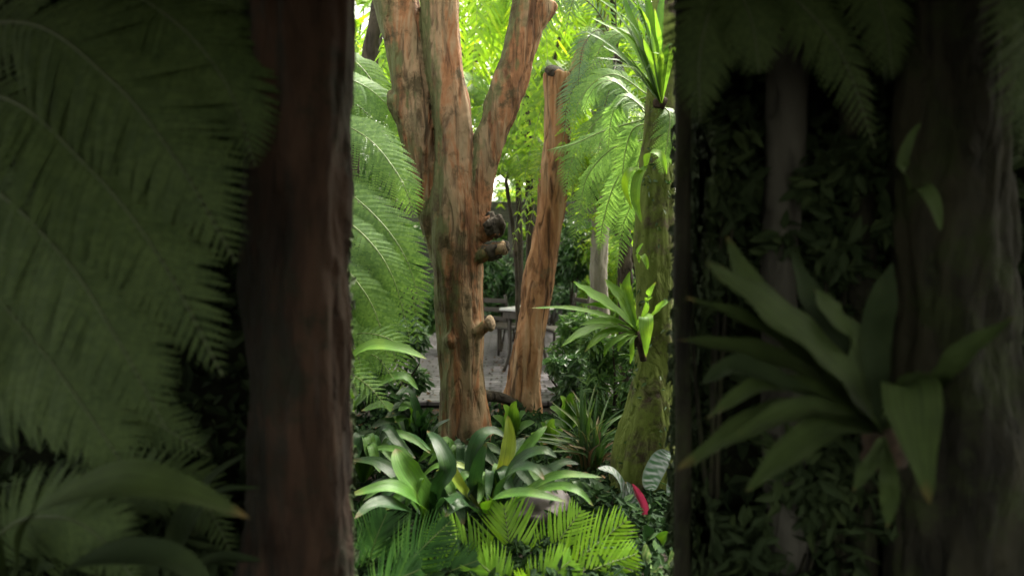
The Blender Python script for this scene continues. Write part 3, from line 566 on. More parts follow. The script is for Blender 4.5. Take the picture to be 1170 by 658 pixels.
for (x, y, w) in ((675, 20, 11), (688, 52, 10), (705, -20, 13), (720, 70, 9), (735, -30, 13), (672, -10, 9), (700, 30, 12), (760, -20, 12), (728, 20, 12), (695, 75, 8), (800, 30, 12), (716, -5, 10), (748, 10, 11), (690, 2, 8), (668, 35, 8), (682, 66, 7), (710, 55, 8), (735, 45, 9), (745, 60, 8), (724, -10, 9), (700, 12, 8), (770, 50, 9), (712, 88, 7), (738, 80, 7)):
    mx, my = (755+x)/2+random.uniform(-8, 8), (118+y)/2-random.uniform(8, 25); dz = random.uniform(-.35, .15)
    lv.append(([(755, 118, 3.75), (mx, my, 3.7+dz/2), (x, y, 3.65+dz)], w*.72, random.choice(['nest', 'brom_green', 'brom_green'])))
rosette('strap_fern', 'big strap-leaved fern high on the mossy tree at the top edge', 'fern', P(755, 118, 3.75), lv, 'nest', wave=.03, root=(P(755, 118, 3.82), .04), prof=np_)
rosette('staghorn_fern', 'small pale hanging staghorn leaves on the upper left of the mossy tree', 'fern', P(733, 195, 3.8), [
  ([(738, 190, 3.8), (728, 205, 3.75), (726, 230, 3.72), (733, 255, 3.72)], 11, 'nest'), ([(738, 190, 3.8), (742, 175, 3.7), (755, 178, 3.65), (762, 200, 3.65)], 10, 'nest'),
  ([(738, 195, 3.8), (720, 195, 3.75), (714, 215, 3.75), (722, 240, 3.75)], 8, 'fern_bright')], 'nest')
rosette('staghorn_fern', 'tiny two-leaved sprig on a bare twig low on the left of the mossy trunk', 'fern', P(727, 300, 3.8), [
  ([(730, 300, 3.8), (728, 290, 3.75), (732, 282, 3.73), (735, 278, 3.72)], 5, 'nest'), ([(730, 298, 3.8), (734, 292, 3.74), (738, 300, 3.72), (740, 308, 3.72)], 7, 'nest')], 'nest')

# cycads and palm at the bottom
def cyc(name, label, base, lst, mat, lp, w, npairs, st='rachis', ang=.6, dt=0, lk=1, **kw):
    t = thing(name, label, 'cycad' if 'cycad' in name else 'palm', base)
    for pts, l in lst:
        pts = [(a[0], a[1], a[2]+dt*k/3) for k, a in enumerate(pts)]; l *= lk
        g = Geo(); frond(g, pc(pts, 22), l/F*pts[-1][2], np.array([0, -.8, .5])+rng.normal(size=3)*.06, npairs=npairs, bip=False, w=w, angle=ang, droop=.12, r0=.006, start=.12, peak=.5, jit=.06, **kw)
        mesh_obj('frond', g, [M[mat], M[st]], t, smooth=False)
    return t
cb = (592, 735, 3.05)
cyc('cycad', 'bright fresh green cycad with upright fronds at the bottom centre', (*P(*cb)[:2], 0), [
  ([cb, (590, 680, 3.0), (583, 630, 2.98), (576, 578, 3.0)], 42),
  ([cb, (570, 680, 2.95), (540, 635, 2.9), (500, 597, 2.9)], 34),
  ([cb, (605, 680, 3.0), (630, 630, 3.0), (664, 583, 3.05)], 34),
  ([cb, (615, 690, 2.9), (660, 640, 2.85), (716, 594, 2.85)], 36),
  ([cb, (620, 700, 2.8), (670, 655, 2.75), (728, 632, 2.72)], 32),
  ([cb, (560, 700, 2.85), (520, 665, 2.75), (478, 655, 2.7)], 30),
  ([cb, (640, 720, 2.8), (690, 690, 2.7), (730, 690, 2.65)], 30),
  ([cb, (570, 700, 2.7), (540, 690, 2.6), (500, 690, 2.6)], 30), ([cb, (580, 700, 2.75), (565, 660, 2.7), (545, 640, 2.7)], 30), ([cb, (600, 700, 2.75), (622, 665, 2.7), (652, 640, 2.7)], 30), ([cb, (595, 700, 2.7), (600, 690, 2.65), (606, 665, 2.6)], 28)], 'cycad', .3, .0135, 27, tp=3.5, dt=.16, lk=1.3)
pb = (425, 735, 3.1)
cyc('feather_palm', 'dark green low palm with long feathery fronds in the bottom left corner', (*P(*pb)[:2], 0), [
  ([pb, (418, 680, 3.0), (425, 630, 2.95), (442, 585, 3.0)], 60),
  ([pb, (440, 690, 2.9), (470, 640, 2.85), (515, 595, 2.85)], 60),
  ([pb, (450, 700, 2.9), (500, 660, 2.85), (545, 640, 2.85)], 55),
  ([pb, (405, 690, 2.9), (385, 640, 2.85), (372, 600, 2.8)], 60),
  ([pb, (430, 690, 2.8), (450, 665, 2.7), (480, 650, 2.65)], 55),
  ([pb, (430, 690, 3.3), (455, 640, 3.4), (500, 600, 3.45)], 60)], 'palm_dark', .3, .010, 40, st='rachis')

# pot
def lathe(g, c, prof, n=36, mi=0):
    th = np.linspace(0, 2*math.pi, n, endpoint=False); V = np.array([[c[0]+r*math.cos(a), c[1]+r*math.sin(a), c[2]+z] for r, z in prof for a in th])
    g.add(V, [(i*n+j, i*n+(j+1) % n, (i+1)*n+(j+1) % n, (i+1)*n+j) for i in range(len(prof)-1) for j in range(n)], mi)
bc = P(615, 597, 3.55); bc[2] = .03
t = thing('boulder', 'smooth rounded mauve-brown boulder half hidden behind the bright cycad', 'boulder', (bc[0], bc[1], 0))
wood('stone', [([(bc[0], bc[1]+.03, -.05), (bc[0], bc[1], bc[2]*.5), (bc[0], bc[1], bc[2]+.04), (bc[0]-.01, bc[1]-.01, bc[2]+.085), (bc[0]-.01, bc[1]-.01, bc[2]+.10)], [.17, .20, .175, .11, .03])], M['pot'], t, vox=.014, flute=.02, fine=.002, zs=1, seed=31)
# sword plant with bronze old blades
t = thing('sword_leaf_clump', 'tufted clump of long narrow green blades with bronze ones below, left of the mossy tree', 'plant', (*P(672, 545, 4.25)[:2], 0))
for mt, cnt, al in (('sword', 46, (30, 150)), ('grass_red', 26, (15, 165))):
    g = Geo()
    for i in range(cnt):
        a = R(random.uniform(*al)); az = random.uniform(-.5, .5); l = random.uniform(.35, .68) if mt == 'sword' else random.uniform(.25, .4)
        b0 = P(674+random.uniform(-10, 10), 540, 4.25+random.uniform(-.08, .08)); dx = math.cos(a); dz = math.sin(a)
        C = curve([b0, b0+np.array([dx*.35, az*.5, dz])*l*.55, b0+np.array([dx*.9, az, dz*.93-.12*abs(dx)])*l], 12)
        strap(g, C, random.uniform(.014, .026), fold=.5)
    mesh_obj('blades', g, M[mt], t)
# small plants in the right corner
t = thing('calathea', 'dark-leaved plant with silver feather stripes at the right edge', 'plant', (*P(750, 610, 3.5)[:2], 0))
for pts, w in (([(752, 620, 3.5), (743, 570, 3.4), (744, 550, 3.38), (757, 525, 3.36), (766, 516, 3.36)], 26), ([(752, 620, 3.5), (765, 570, 3.5), (775, 550, 3.5), (785, 530, 3.5)], 24), ([(752, 620, 3.5), (778, 590, 3.4), (790, 580, 3.4)], 22)):
    g = Geo(); C = pc(pts, 40); strap(g, C[14:], w/F*3.4, stripes=9, prof=lambda t: np.sin(np.clip(t*.93+.07, 0, 1)*math.pi)**.7); tube(g, C[:15], .003, 5, 0); mesh_obj('leaf', g, M['calathea'], t)
t = thing('calathea', 'arching dark leaf with pale ribs between the sword blades and the mossy tree', 'plant', (*P(700, 620, 3.5)[:2], 0))
for pts, w in (([(712, 640, 3.5), (718, 600, 3.45), (712, 560, 3.4), (700, 540, 3.35), (683, 535, 3.3)], 15), ([(712, 640, 3.5), (722, 600, 3.5), (724, 570, 3.5), (716, 550, 3.5)], 13)):
    g = Geo(); C = pc(pts, 40); strap(g, C[16:], w/F*3.4, stripes=8, prof=lambda t: np.sin(np.clip(t*.93+.07, 0, 1)*math.pi)**.7); tube(g, C[:17], .003, 5, 0); mesh_obj('leaf', g, M['calathea'], t)
t = thing('pink_flower', 'single upright pink bract among dark leaves near the right edge', 'flower', (*P(732, 640, 3.4)[:2], 0))
g = Geo(); strap(g, pc([(738, 604, 3.4), (735, 585, 3.4), (727, 565, 3.38), (722, 552, 3.37)], 16), 12/F*3.4, prof=lambda t: np.sin(np.clip(t*.95+.05, 0, 1)*math.pi)**.8, fold=.9); mesh_obj('bract', g, M['pink'], t)
g = Geo(); tube(g, pc([(738, 660, 3.4), (739, 630, 3.4), (738, 602, 3.4)], 8), .006, 6); mesh_obj('stem', g, M['grass_red'], t)
ov = lambda t: np.sin(np.clip(t*.93+.07, 0, 1)*math.pi)**.6
rosette('low_broadleaf', 'round dark green leaves just below the pink bract', 'plant', (*P(745, 670, 3.2)[:2], 0), [
  ([(745, 640, 3.2), (740, 618, 3.15), (735, 600, 3.12)], 26, 'brom_dark'), ([(745, 640, 3.2), (752, 625, 3.15), (765, 608, 3.1)], 24, 'brom_green'),
  ([(745, 650, 3.2), (725, 635, 3.15), (712, 622, 3.1)], 20, 'brom_dark'), ([(745, 650, 3.2), (762, 640, 3.15), (780, 635, 3.1)], 20, 'brom_dark'), ([(745, 650, 3.2), (720, 650, 3.1), (700, 645, 3.1)], 16, 'brom_dark')], BD, prof=ov)
t = thing('variegated_plant', 'cream and green variegated leaves in the bottom right corner beside the cycad', 'plant', (*P(755, 700, 3.0)[:2], 0))
for pts, w in (([(755, 700, 3.0), (752, 660, 2.95), (740, 640, 2.9), (737, 620, 2.9)], 14), ([(755, 700, 3.0), (765, 670, 2.95), (770, 650, 2.9), (768, 628, 2.9)], 20), ([(755, 700, 3.0), (740, 670, 2.95), (728, 655, 2.9), (722, 640, 2.9)], 16), ([(755, 700, 3.0), (752, 680, 2.9), (745, 665, 2.85), (752, 645, 2.85)], 18)):
    g = Geo(); strap(g, pc(pts, 26), w/F*3, stripes=6, prof=ov); mesh_obj('leaf', g, M['variegated'], t)
# fresh seedlings behind the bromeliad
for i, (px, py, d_, lab) in enumerate(((650, 490, 4.7, 'small fresh green seedling at the foot of the leaning tree on the right'), (628, 520, 4.6, 'pale broad-leaved seedling between the bromeliad and the sword blades'), (585, 500, 4.9, 'yellow-green seedling directly below the leaning tree'))):
    lv = [([(px, py, d_), (px+dx*.5, py-h*.7, d_-.03), (px+dx, py-h, d_-.06)], 13, random.choice(['nest', 'brom_green'])) for dx, h in ((-22, 25), (-10, 38), (5, 42), (16, 30), (26, 18), (-28, 8))]
    rosette('seedling', lab, 'plant', P(px, py, d_), lv, 'nest', prof=ov)

# dark leafy ground cover
g = Geo(); n = 20000; x = rng.uniform(-1.7, 1.8, n); y = rng.uniform(2.62, 5.6, n); z = rng.random(n)**1.5*np.where(y < 3.2, .05, .10+.07*np.sin(x*7+y*5))
leaves(g, np.c_[x, y, z], rng.normal(size=(n, 3))*.6+np.array([0, -.3, .5]), .065, .45)
tag(mesh_obj('ground_cover', g, M['low_leaf'], smooth=False), 'low dark leafy ground cover over the soil', 'ground cover', kind='stuff')

g = Geo(); n = 900; x = rng.uniform(-2, 2, n); y = rng.uniform(3.5, 8.5, n)
leaves(g, np.c_[x, y, np.where(y > 6, .053, .03+.08*rng.random(n))], rng.normal(size=(n, 3))*.5+np.array([0, 0, .9]), .05, .45, up=1.2)
tag(mesh_obj('leaf_litter', g, M['litter'], smooth=False), 'fallen brown leaves scattered on soil and paving', 'leaf litter', kind='stuff')
# ------------------------------------------------------------------ terrace, furniture, pergola behind
def add_chair(loc, rz, label):
    t = thing('garden_chair', label, 'chair', loc, 'chairs on the terrace'); c, s = math.cos(rz), math.sin(rz)
    tr = lambda p: np.array([loc[0]+p[0]*c-p[1]*s, loc[1]+p[0]*s+p[1]*c, loc[2]+p[2]])
    g = Geo(); box(g, tr((0, 0, .44)), (.44, .44, .035), bev=.01, rz=rz); mesh_obj('seat', g, M['timber_dark'], t, smooth=False)
    for sx in (-1, 1):
        for sy in (-1, 1):
            g = Geo(); top = .86 if sy > 0 else .43
            tube(g, curve([tr((sx*.23, sy*.24, 0)), tr((sx*.2, sy*.2, .43)), tr((sx*.19, sy*.21+(.06 if sy > 0 else 0), top))], 8), .018, 8); mesh_obj('leg', g, M['timber_dark'], t)
    g = Geo()
    for z in (.56, .67, .78): box(g, tr((0, .225+(z-.43)*.1, z)), (.37, .02, .055), bev=.005, rz=rz)
    mesh_obj('backrest', g, M['timber_dark'], t, smooth=False)
tx, ty = P(602, 360, 7.5)[:2]
t = thing('garden_table', 'small square pale-topped table on dark legs, its corner showing between the two orange trunks', 'table', (tx, ty, .045))
g = Geo(); box(g, (tx, ty, .77), (.46, .46, .03), bev=.006, rz=.95); mesh_obj('tabletop', g, M['tabletop'], t, smooth=False)
g = Geo(); box(g, (tx, ty, .705), (.40, .40, .085), bev=.004, rz=.95); mesh_obj('apron', g, M['timber_dark'], t, smooth=False)
for i in range(4):
    a = i*math.pi/2+.95+math.pi/4; g = Geo(); tube(g, curve([(tx+.2*math.cos(a), ty+.2*math.sin(a), .68), (tx+.2*math.cos(a), ty+.2*math.sin(a), .3), (tx+.27*math.cos(a), ty+.27*math.sin(a), .047)], 8), .02, 8); mesh_obj('leg', g, M['timber_dark'], t)
add_chair((tx-.28, 8.2, .045), 2.6, 'dark timber chair behind the round table, mostly behind the big tree')
add_chair((.62, 7.9, .045), -1.2, 'dark timber chair right of the leaning tree')
# pergola
t = thing('pergola', 'grey timber pergola beam on posts spanning behind the trees', 'pergola', (.3, 9.6, 0))
for dy in (0, 1.6):
    g = Geo(); za = P(580, 240, 9.6)[2]; box(g, (.2, 9.6+dy, za), (4.8, .09, .24), bev=.01); mesh_obj('beam', g, M['timber'], t, smooth=False)
for x, dy in ((P(681, 300, 9.6)[0], 0), (-1.9, 0), (P(585, 300, 11.2)[0], 1.6), (2.4, 0)):
    g = Geo(); box(g, (x, 9.6+dy, (za-.12)/2), (.14, .14, za-.12-.004), bev=.012); mesh_obj('post', g, M['timber'], t, smooth=False)
for x in np.linspace(-2, 2.4, 9):
    g = Geo(); box(g, (x, 10.4, za+.16), (.05, 2.3, .08), bev=.006); mesh_obj('rafter', g, M['timber'], t, smooth=False)
# dark retaining wall
t = thing('garden_wall', 'low dark stone wall at the back of the terrace', 'wall', (0, 12.3, 0))
g = Geo(); box(g, (0, 12.3, .75), (9, .35, 1.5), bev=.03); mesh_obj('stonework', g, M['stone'], t, smooth=False)
g = Geo(); box(g, (0, 12.3, 1.55), (9.1, .45, .09), bev=.02); mesh_obj('coping', g, M['stone'], t, smooth=False)
# grey column trunk
t = thing('pale_tree', 'slim pale grey trunk seen between the leaning tree and the mossy tree', 'tree', (*P(686, 400, 7.4)[:2], 0))
wood('trunk', [pw([(690, 430, 26), (684, 330, 20), (686, 250, 19), (684, 150, 18), (690, 0, 16), (700, -150, 14)], 7.4)], M['bark_grey'], t, vox=.02, flute=.012, fine=.004)
crown(t, (1.3, 8.2, 7), (1.2, 1.2, .9), 600, .15, M['canopy'])
t = thing('thin_tree', 'thin brown trunk close to the left of the mossy tree', 'tree', (*P(712, 400, 6.3)[:2], 0))
wood('trunk', [pw([(714, 450, 12), (711, 330, 10), (712, 250, 9), (708, 150, 8), (700, 0, 7)], 6.3)], M['bark_dark'], t, vox=.015, flute=.008, fine=.003)

def shrub(name, label, cat, cen, rad, n, ls, mat, asp=.4, clump=14, stems=5, group=None, up=.5):
    t = thing(name, label, cat, (cen[0], cen[1], 0), group)
    g = Geo(); leafcloud(g, cen, rad, n, ls, asp=asp, clump=clump, lo=.03, shell=.35, up=up); mesh_obj('foliage', g, M[mat], t, smooth=False)
    g = Geo()
    for i in range(stems):
        e = np.array(cen)+rng.normal(size=3)*np.array(rad)*.35; tube(g, curve([(cen[0]+random.uniform(-.06, .06), cen[1]+random.uniform(-.06, .06), 0), (cen[0]*.6+e[0]*.4, cen[1]*.6+e[1]*.4, e[2]*.5), tuple(e)], 8), np.linspace(.018, .006, 8), 6)
    mesh_obj('stem', g, M['bark_dark'], t)
    return t
def sc(px, py, d, rx, ry, rz): return P(px, py, d), (rx, ry, rz)
shrub('shrub', 'glossy green shrub between the big tree and the table', 'shrub', *sc(570, 325, 8.9, .42, .4, .42), 2600, .11, 'shrub')
shrub('shrub', 'fine-leaved shrub right of the leaning tree under the nest fern', 'shrub', *sc(668, 400, 6.4, .36, .3, .42), 3000, .085, 'canopy_deep', asp=.25)
shrub('shrub', 'mid green shrub behind the sword blades near the mossy tree', 'shrub', *sc(705, 430, 5.2, .28, .25, .45), 2600, .09, 'canopy_deep', asp=.28)
shrub('shrub', 'dark shrub behind the dark clump at the left of the big tree', 'shrub', *sc(448, 420, 5.6, .4, .3, .4), 2200, .1, 'shrub')
shrub('shrub', 'light green bush behind the pale trunk', 'shrub', *sc(705, 320, 8.6, .55, .4, .7), 3000, .11, 'canopy', asp=.3)
shrub('shrub', 'green bush behind the terrace left of the big tree', 'shrub', *sc(470, 330, 9.0, .7, .5, .7), 2500, .13, 'canopy_deep')
shrub('shrub', 'dark leafy bush on the terrace behind the table', 'shrub', *sc(588, 330, 9.8, .45, .35, .45), 2200, .12, 'shrub')
shrub('shrub', 'low dark bush at the terrace edge right of the leaning tree', 'shrub', *sc(650, 430, 5.9, .22, .2, .25), 1500, .08, 'shrub')
shrub('shrub', 'dark bush filling the gap under the pergola beam', 'shrub', *sc(655, 290, 9.0, .4, .35, .4), 2200, .11, 'shrub')
shrub('shrub', 'dark leafy bush in front of the stone wall', 'shrub', *sc(630, 318, 11.3, 1.0, .5, .55), 3000, .13, 'shrub')
shrub('shrub', 'tall green bush behind the mossy trunk', 'shrub', *sc(775, 330, 6.6, .5, .4, 1.0), 3500, .11, 'canopy_deep')
def bgtree(label, px, py, d, r, n, ls, mat, clump=26, asp=.32):
    c = P(px, py, d); t = thing('broadleaf_tree', label, 'tree', (c[0], c[1], 0), 'trees beyond the terrace')
    g = Geo(); leafcloud(g, c, (r, r*.8, r*.8), n, ls, asp=asp, clump=clump, shell=.25); mesh_obj('crown', g, M[mat], t, smooth=False)
    g = Geo(); tube(g, curve([(c[0]+.2, c[1], 0), (c[0]-.1, c[1], c[2]*.5), (c[0], c[1], c[2]+r*.4)], 14), np.linspace(.14, .05, 14), 10)
    for k in range(5):
        a = k*1.3; tube(g, curve([(c[0]-.05, c[1], c[2]-r*.5), (c[0]+math.cos(a)*r*.3, c[1]+math.sin(a)*r*.3, c[2]), (c[0]+math.cos(a)*r*.6, c[1]+math.sin(a)*r*.6, c[2]+r*.3)], 8), np.linspace(.05, .015, 8), 7)
    mesh_obj('trunk', g, M['bark_dark'], t)
bgtree('bright leafy tree beyond the terrace at the far left', 400, 60, 13, 1.9, 3200, .24, 'canopy')
bgtree('bright leafy tree seen through the fork of the big tree', 530, 50, 14, 1.7, 3400, .24, 'canopy')
bgtree('yellow-green tree beyond the leaning trunk', 665, 120, 12.5, 1.9, 5500, .2, 'canopy')
bgtree('tall leafy tree beyond the mossy tree', 760, 60, 11.5, 2.0, 5500, .2, 'canopy')
bgtree('deep green tree low beyond the terrace on the left', 440, 215, 14.5, 1.7, 4500, .2, 'canopy_deep')
bgtree('deep green tree low behind the pergola on the right', 700, 245, 13.5, 1.4, 4000, .18, 'canopy_deep')
bgtree('overhead bright tree above the leaning trunk', 630, -60, 15, 1.9, 3300, .26, 'canopy')
bgtree('bright round tree behind the pergola in the middle', 615, 225, 15.5, .9, 1800, .18, 'canopy')
g = Geo(); n = 26000; x = rng.uniform(-16, 16, n); hh = 3.3+.8*np.sin(x*.9)+.5*np.sin(x*2.3+1); z = rng.random(n)*hh; y = 19+rng.random(n)*2.5+.5*np.sin(x*1.7)
leaves(g, np.c_[x, y, z], rng.normal(size=(n, 3))*.7+np.array([0, -.6, .3]), .38, .4)
tag(mesh_obj('distant_woodland', g, M['canopy_deep'], smooth=False), 'distant woodland closing the view behind the garden', 'woodland', kind='stuff')

# ------------------------------------------------------------------ dark sides of the gap: darkened plants, with hedges and shelter added for shade
def hedge(label, x0, x1):  # added screen: keeps the bright garden from showing through the dark sides
    y0, y1, zt_ = 2.25, 2.6, 2.6; t = thing('added_hedge', label, 'hedge', ((x0+x1)/2, (y0+y1)/2, 0))
    g = Geo(); n = 12000
    p = np.c_[rng.uniform(min(x0, x1), max(x0, x1), n), rng.uniform(y0, y1, n), rng.uniform(0, zt_, n)]
    k = n*2//3; p[:k, 1] = y0+rng.random(k)*.07
    m = rng.random(n) < .35; p[m, 0] = x0+np.sign(x1-x0)*rng.random(m.sum())*.04
    e = np.tile(np.array([0, -1., .1]), (n, 1)); e[m] = (np.sign(x0)*-1, 0, 0.1)
    # leaves trimmed off flush along the opening
    leaves(g, p, e+rng.normal(size=(n, 3))*.4, (.045+.06*rng.random(n)**2)[:, None], .5, up=.2)
    for i, v in enumerate(g.v):
        lim = x0-.006*np.sign(x1-x0); v[:, 0] = np.maximum(v[:, 0], lim) if x1 > x0 else np.minimum(v[:, 0], lim)
    mesh_obj('foliage', g, M['hedge'], t, smooth=False)
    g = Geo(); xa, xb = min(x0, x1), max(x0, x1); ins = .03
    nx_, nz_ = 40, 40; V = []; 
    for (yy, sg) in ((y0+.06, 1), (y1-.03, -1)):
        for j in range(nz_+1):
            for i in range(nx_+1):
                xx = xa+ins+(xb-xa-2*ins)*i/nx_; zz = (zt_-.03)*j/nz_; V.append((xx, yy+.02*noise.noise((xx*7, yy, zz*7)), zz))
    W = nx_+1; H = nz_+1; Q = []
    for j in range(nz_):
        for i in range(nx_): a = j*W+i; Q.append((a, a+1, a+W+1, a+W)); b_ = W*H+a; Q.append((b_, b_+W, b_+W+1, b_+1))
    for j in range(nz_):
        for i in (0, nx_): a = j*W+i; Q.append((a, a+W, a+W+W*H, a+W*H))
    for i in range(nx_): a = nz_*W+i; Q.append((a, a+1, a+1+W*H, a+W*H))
    g.add(V, Q); mesh_obj('opaque_core', g, M['hedge_core'], t, smooth=True)
hedge('tall dark hedge added as a light screen behind the shaded ferns at the left', -.642, -3.6)
hedge('tall dark hedge added as a light screen behind the shaded trunk at the right', .640, 3.6)
# left shaded trunk, forming the near edge of the gap
t = thing('shaded_tree', 'broad dark red-brown trunk in deep shade beside the left-hand ferns', 'tree', (*P(343, 600, 1.95)[:2], 0))
wood('trunk', [pw([(332, 960, 150), (337, 700, 128), (341, 600, 118), (344, 450, 112), (342, 330, 116), (343, 200, 114), (345, 80, 110), (345, -60, 110)], 1.98)], M['bark_shade_tint'], t, vox=.012, flute=.032, fine=.006, seed=14)
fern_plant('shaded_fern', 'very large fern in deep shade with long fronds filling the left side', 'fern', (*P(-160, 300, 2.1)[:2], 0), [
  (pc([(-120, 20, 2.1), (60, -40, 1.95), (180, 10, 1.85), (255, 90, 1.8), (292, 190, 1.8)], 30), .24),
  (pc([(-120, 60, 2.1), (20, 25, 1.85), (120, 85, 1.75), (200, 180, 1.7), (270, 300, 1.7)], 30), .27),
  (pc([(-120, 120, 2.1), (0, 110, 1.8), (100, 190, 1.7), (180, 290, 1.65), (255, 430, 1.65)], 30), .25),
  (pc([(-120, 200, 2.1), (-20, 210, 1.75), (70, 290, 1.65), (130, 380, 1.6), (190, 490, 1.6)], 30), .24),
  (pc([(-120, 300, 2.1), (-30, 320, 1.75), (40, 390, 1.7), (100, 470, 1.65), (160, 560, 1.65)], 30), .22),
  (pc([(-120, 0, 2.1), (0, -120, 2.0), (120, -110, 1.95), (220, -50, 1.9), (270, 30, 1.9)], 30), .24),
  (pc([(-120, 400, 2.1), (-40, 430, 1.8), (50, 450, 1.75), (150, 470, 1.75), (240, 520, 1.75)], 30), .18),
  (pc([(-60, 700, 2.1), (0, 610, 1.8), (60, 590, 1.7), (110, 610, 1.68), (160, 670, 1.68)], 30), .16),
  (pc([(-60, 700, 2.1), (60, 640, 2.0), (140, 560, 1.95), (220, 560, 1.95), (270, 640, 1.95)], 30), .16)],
  .25, M['shade_tint_fern'], M['rachis_shade_tint'], npairs=46, sub=22, fill=.62, r0=.007, nvec=(0, -.9, .4), droop=.15)
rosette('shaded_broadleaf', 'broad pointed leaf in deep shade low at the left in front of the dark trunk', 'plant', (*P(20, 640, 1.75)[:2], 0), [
  ([(20, 700, 1.75), (30, 600, 1.6), (120, 555, 1.5), (200, 560, 1.48), (286, 592, 1.48)], 62, 'shade_tint_nest'),
  ([(20, 700, 1.75), (-20, 620, 1.6), (-80, 600, 1.5)], 60, 'shade_tint_nest'), ([(20, 700, 1.75), (100, 640, 1.6), (200, 640, 1.55), (260, 700, 1.5)], 40, 'shade_tint_leaf')], 'shade_tint_leaf',
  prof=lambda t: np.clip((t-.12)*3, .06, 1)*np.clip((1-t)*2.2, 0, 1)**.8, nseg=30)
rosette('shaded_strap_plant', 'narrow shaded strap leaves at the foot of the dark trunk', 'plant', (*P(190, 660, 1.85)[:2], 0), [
  ([(190, 660, 1.85), (230, 560, 1.85), (285, 515, 1.85)], 14, 'shade_tint_leaf'), ([(190, 660, 1.85), (240, 570, 1.8), (298, 556, 1.8)], 12, 'shade_tint_leaf'), ([(190, 680, 1.85), (240, 640, 1.75), (300, 640, 1.7)], 18, 'shade_tint_leaf'),
  ([(190, 680, 1.85), (200, 600, 1.9), (240, 540, 1.95)], 14, 'shade_tint_leaf'), ([(190, 690, 1.85), (150, 620, 1.9), (120, 560, 1.9)], 16, 'shade_tint_leaf')], 'shade_tint_leaf')
# right shaded group
t = thing('shaded_tree', 'thick dark trunk in deep shade at the right carrying a large nest fern', 'tree', (*P(1092, 600, 2.0)[:2], 0))
wood('trunk', [pw([(1100, 960, 190), (1098, 700, 150), (1096, 600, 138), (1092, 480, 122), (1090, 350, 116), (1088, 220, 116), (1086, 100, 112), (1086, -60, 112)], 2.0)], M['bark_shade_tint2'], t, vox=.012, flute=.035, fine=.007, seed=21)
r = 1.72
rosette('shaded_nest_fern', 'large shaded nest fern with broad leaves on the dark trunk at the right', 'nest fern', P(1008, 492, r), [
  ([(1008, 492, r), (930, 400, r), (860, 330, r+.02), (830, 270, r+.05)], 38, 'shade_tint_nest'), ([(1008, 492, r), (940, 450, r-.05), (870, 440, r-.1), (805, 480, r-.1)], 34, 'shade_tint_nest'),
  ([(1008, 492, r), (960, 390, r+.05), (925, 340, r+.1), (905, 285, r+.1)], 34, 'shade_tint_leaf'), ([(1008, 492, r), (930, 420, r-.05), (860, 370, r-.1), (785, 340, r-.1)], 34, 'shade_tint_nest'),
  ([(1008, 495, r), (960, 470, r-.1), (900, 470, r-.18), (830, 505, r-.22)], 32, 'shade_tint_nest'),
  ([(1008, 492, r), (950, 420, r-.05), (880, 360, r-.1), (806, 300, r-.12)], 74, 'shade_tint_nest'),
  ([(1008, 492, r), (930, 430, r), (850, 400, r), (772, 388, r)], 38, 'shade_tint_nest'),
  ([(1008, 495, r), (920, 470, r-.1), (850, 490, r-.15), (772, 538, r-.2)], 38, 'shade_tint_nest'),
  ([(1008, 495, r), (950, 490, r-.1), (900, 520, r-.15), (852, 562, r-.2)], 39, 'shade_tint_nest'),
  ([(1008, 490, r), (980, 400, r+.02), (950, 360, r), (930, 330, r)], 42, 'shade_tint_nest'),
  ([(1008, 478, r-.05), (1036, 440, r-.15), (1044, 480, r-.2), (1062, 575, r-.22)], 57, 'shade_tint_nest'),
  ([(1008, 490, r), (1070, 440, r-.1), (1105, 400, r-.15), (1160, 362, r-.15)], 30, 'shade_tint_nest'),
  ([(1008, 500, r), (1015, 540, r-.1), (1016, 575, r-.1), (1014, 602, r-.1)], 20, 'shade_tint_nest'),
  ([(1008, 500, r), (995, 530, r-.1), (985, 545, r-.1), (975, 560, r-.1)], 17, 'shade_tint_nest'),
  ([(1008, 490, r), (900, 440, r-.1), (840, 420, r-.12), (800, 440, r-.12)], 36, 'shade_tint_leaf'),
  ([(1008, 490, r), (1000, 400, r), (1010, 340, r+.05), (1020, 300, r+.05)], 32, 'shade_tint_leaf')], 'shade_tint_nest', wave=.04, root=(P(1012, 512, 1.78), .06), prof=np_, nseg=24)
rosette('shaded_sprig', 'small pale leaf sprig on a twig high on the shaded right trunk', 'fern', P(1045, 235, 1.85), [
  ([(1040, 222, 1.85), (1055, 215, 1.78), (1068, 235, 1.75), (1075, 264, 1.75)], 16, 'shade_tint_fern'), ([(1040, 222, 1.85), (1032, 190, 1.8), (1040, 160, 1.78), (1052, 140, 1.78)], 12, 'shade_tint_fern')], 'shade_tint_fern')
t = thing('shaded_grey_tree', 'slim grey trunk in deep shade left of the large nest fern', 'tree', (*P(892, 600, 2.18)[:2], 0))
wood('trunk', [pw([(905, 960, 60), (898, 600, 50), (890, 330, 40), (895, 200, 44), (900, 60, 44), (905, -60, 42)], 2.18)], M['bark_shade_tint_grey'], t, vox=.012, flute=.012, fine=.003)
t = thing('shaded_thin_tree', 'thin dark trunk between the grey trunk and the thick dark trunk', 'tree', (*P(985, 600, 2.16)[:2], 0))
wood('trunk', [pw([(985, 960, 40), (985, 600, 34), (984, 300, 32), (975, 150, 28), (980, -60, 26)], 2.16)], M['bark_shade_tint2'], t, vox=.012, flute=.012, fine=.003)
t = thing('shaded_thin_tree', 'slim dark stem added to mask the hedge end along the right edge of the bright gap', 'tree', (*P(779, 600, 2.2)[:2], 0))  # stem added to give the dark side a clean edge
wood('trunk', [pw([(781, 960, 22), (780, 600, 19), (779, 300, 18), (780, 100, 18), (779, -60, 17)], 2.2)], M['bark_shade_tint2'], t, vox=.008, flute=.004, fine=.0015)
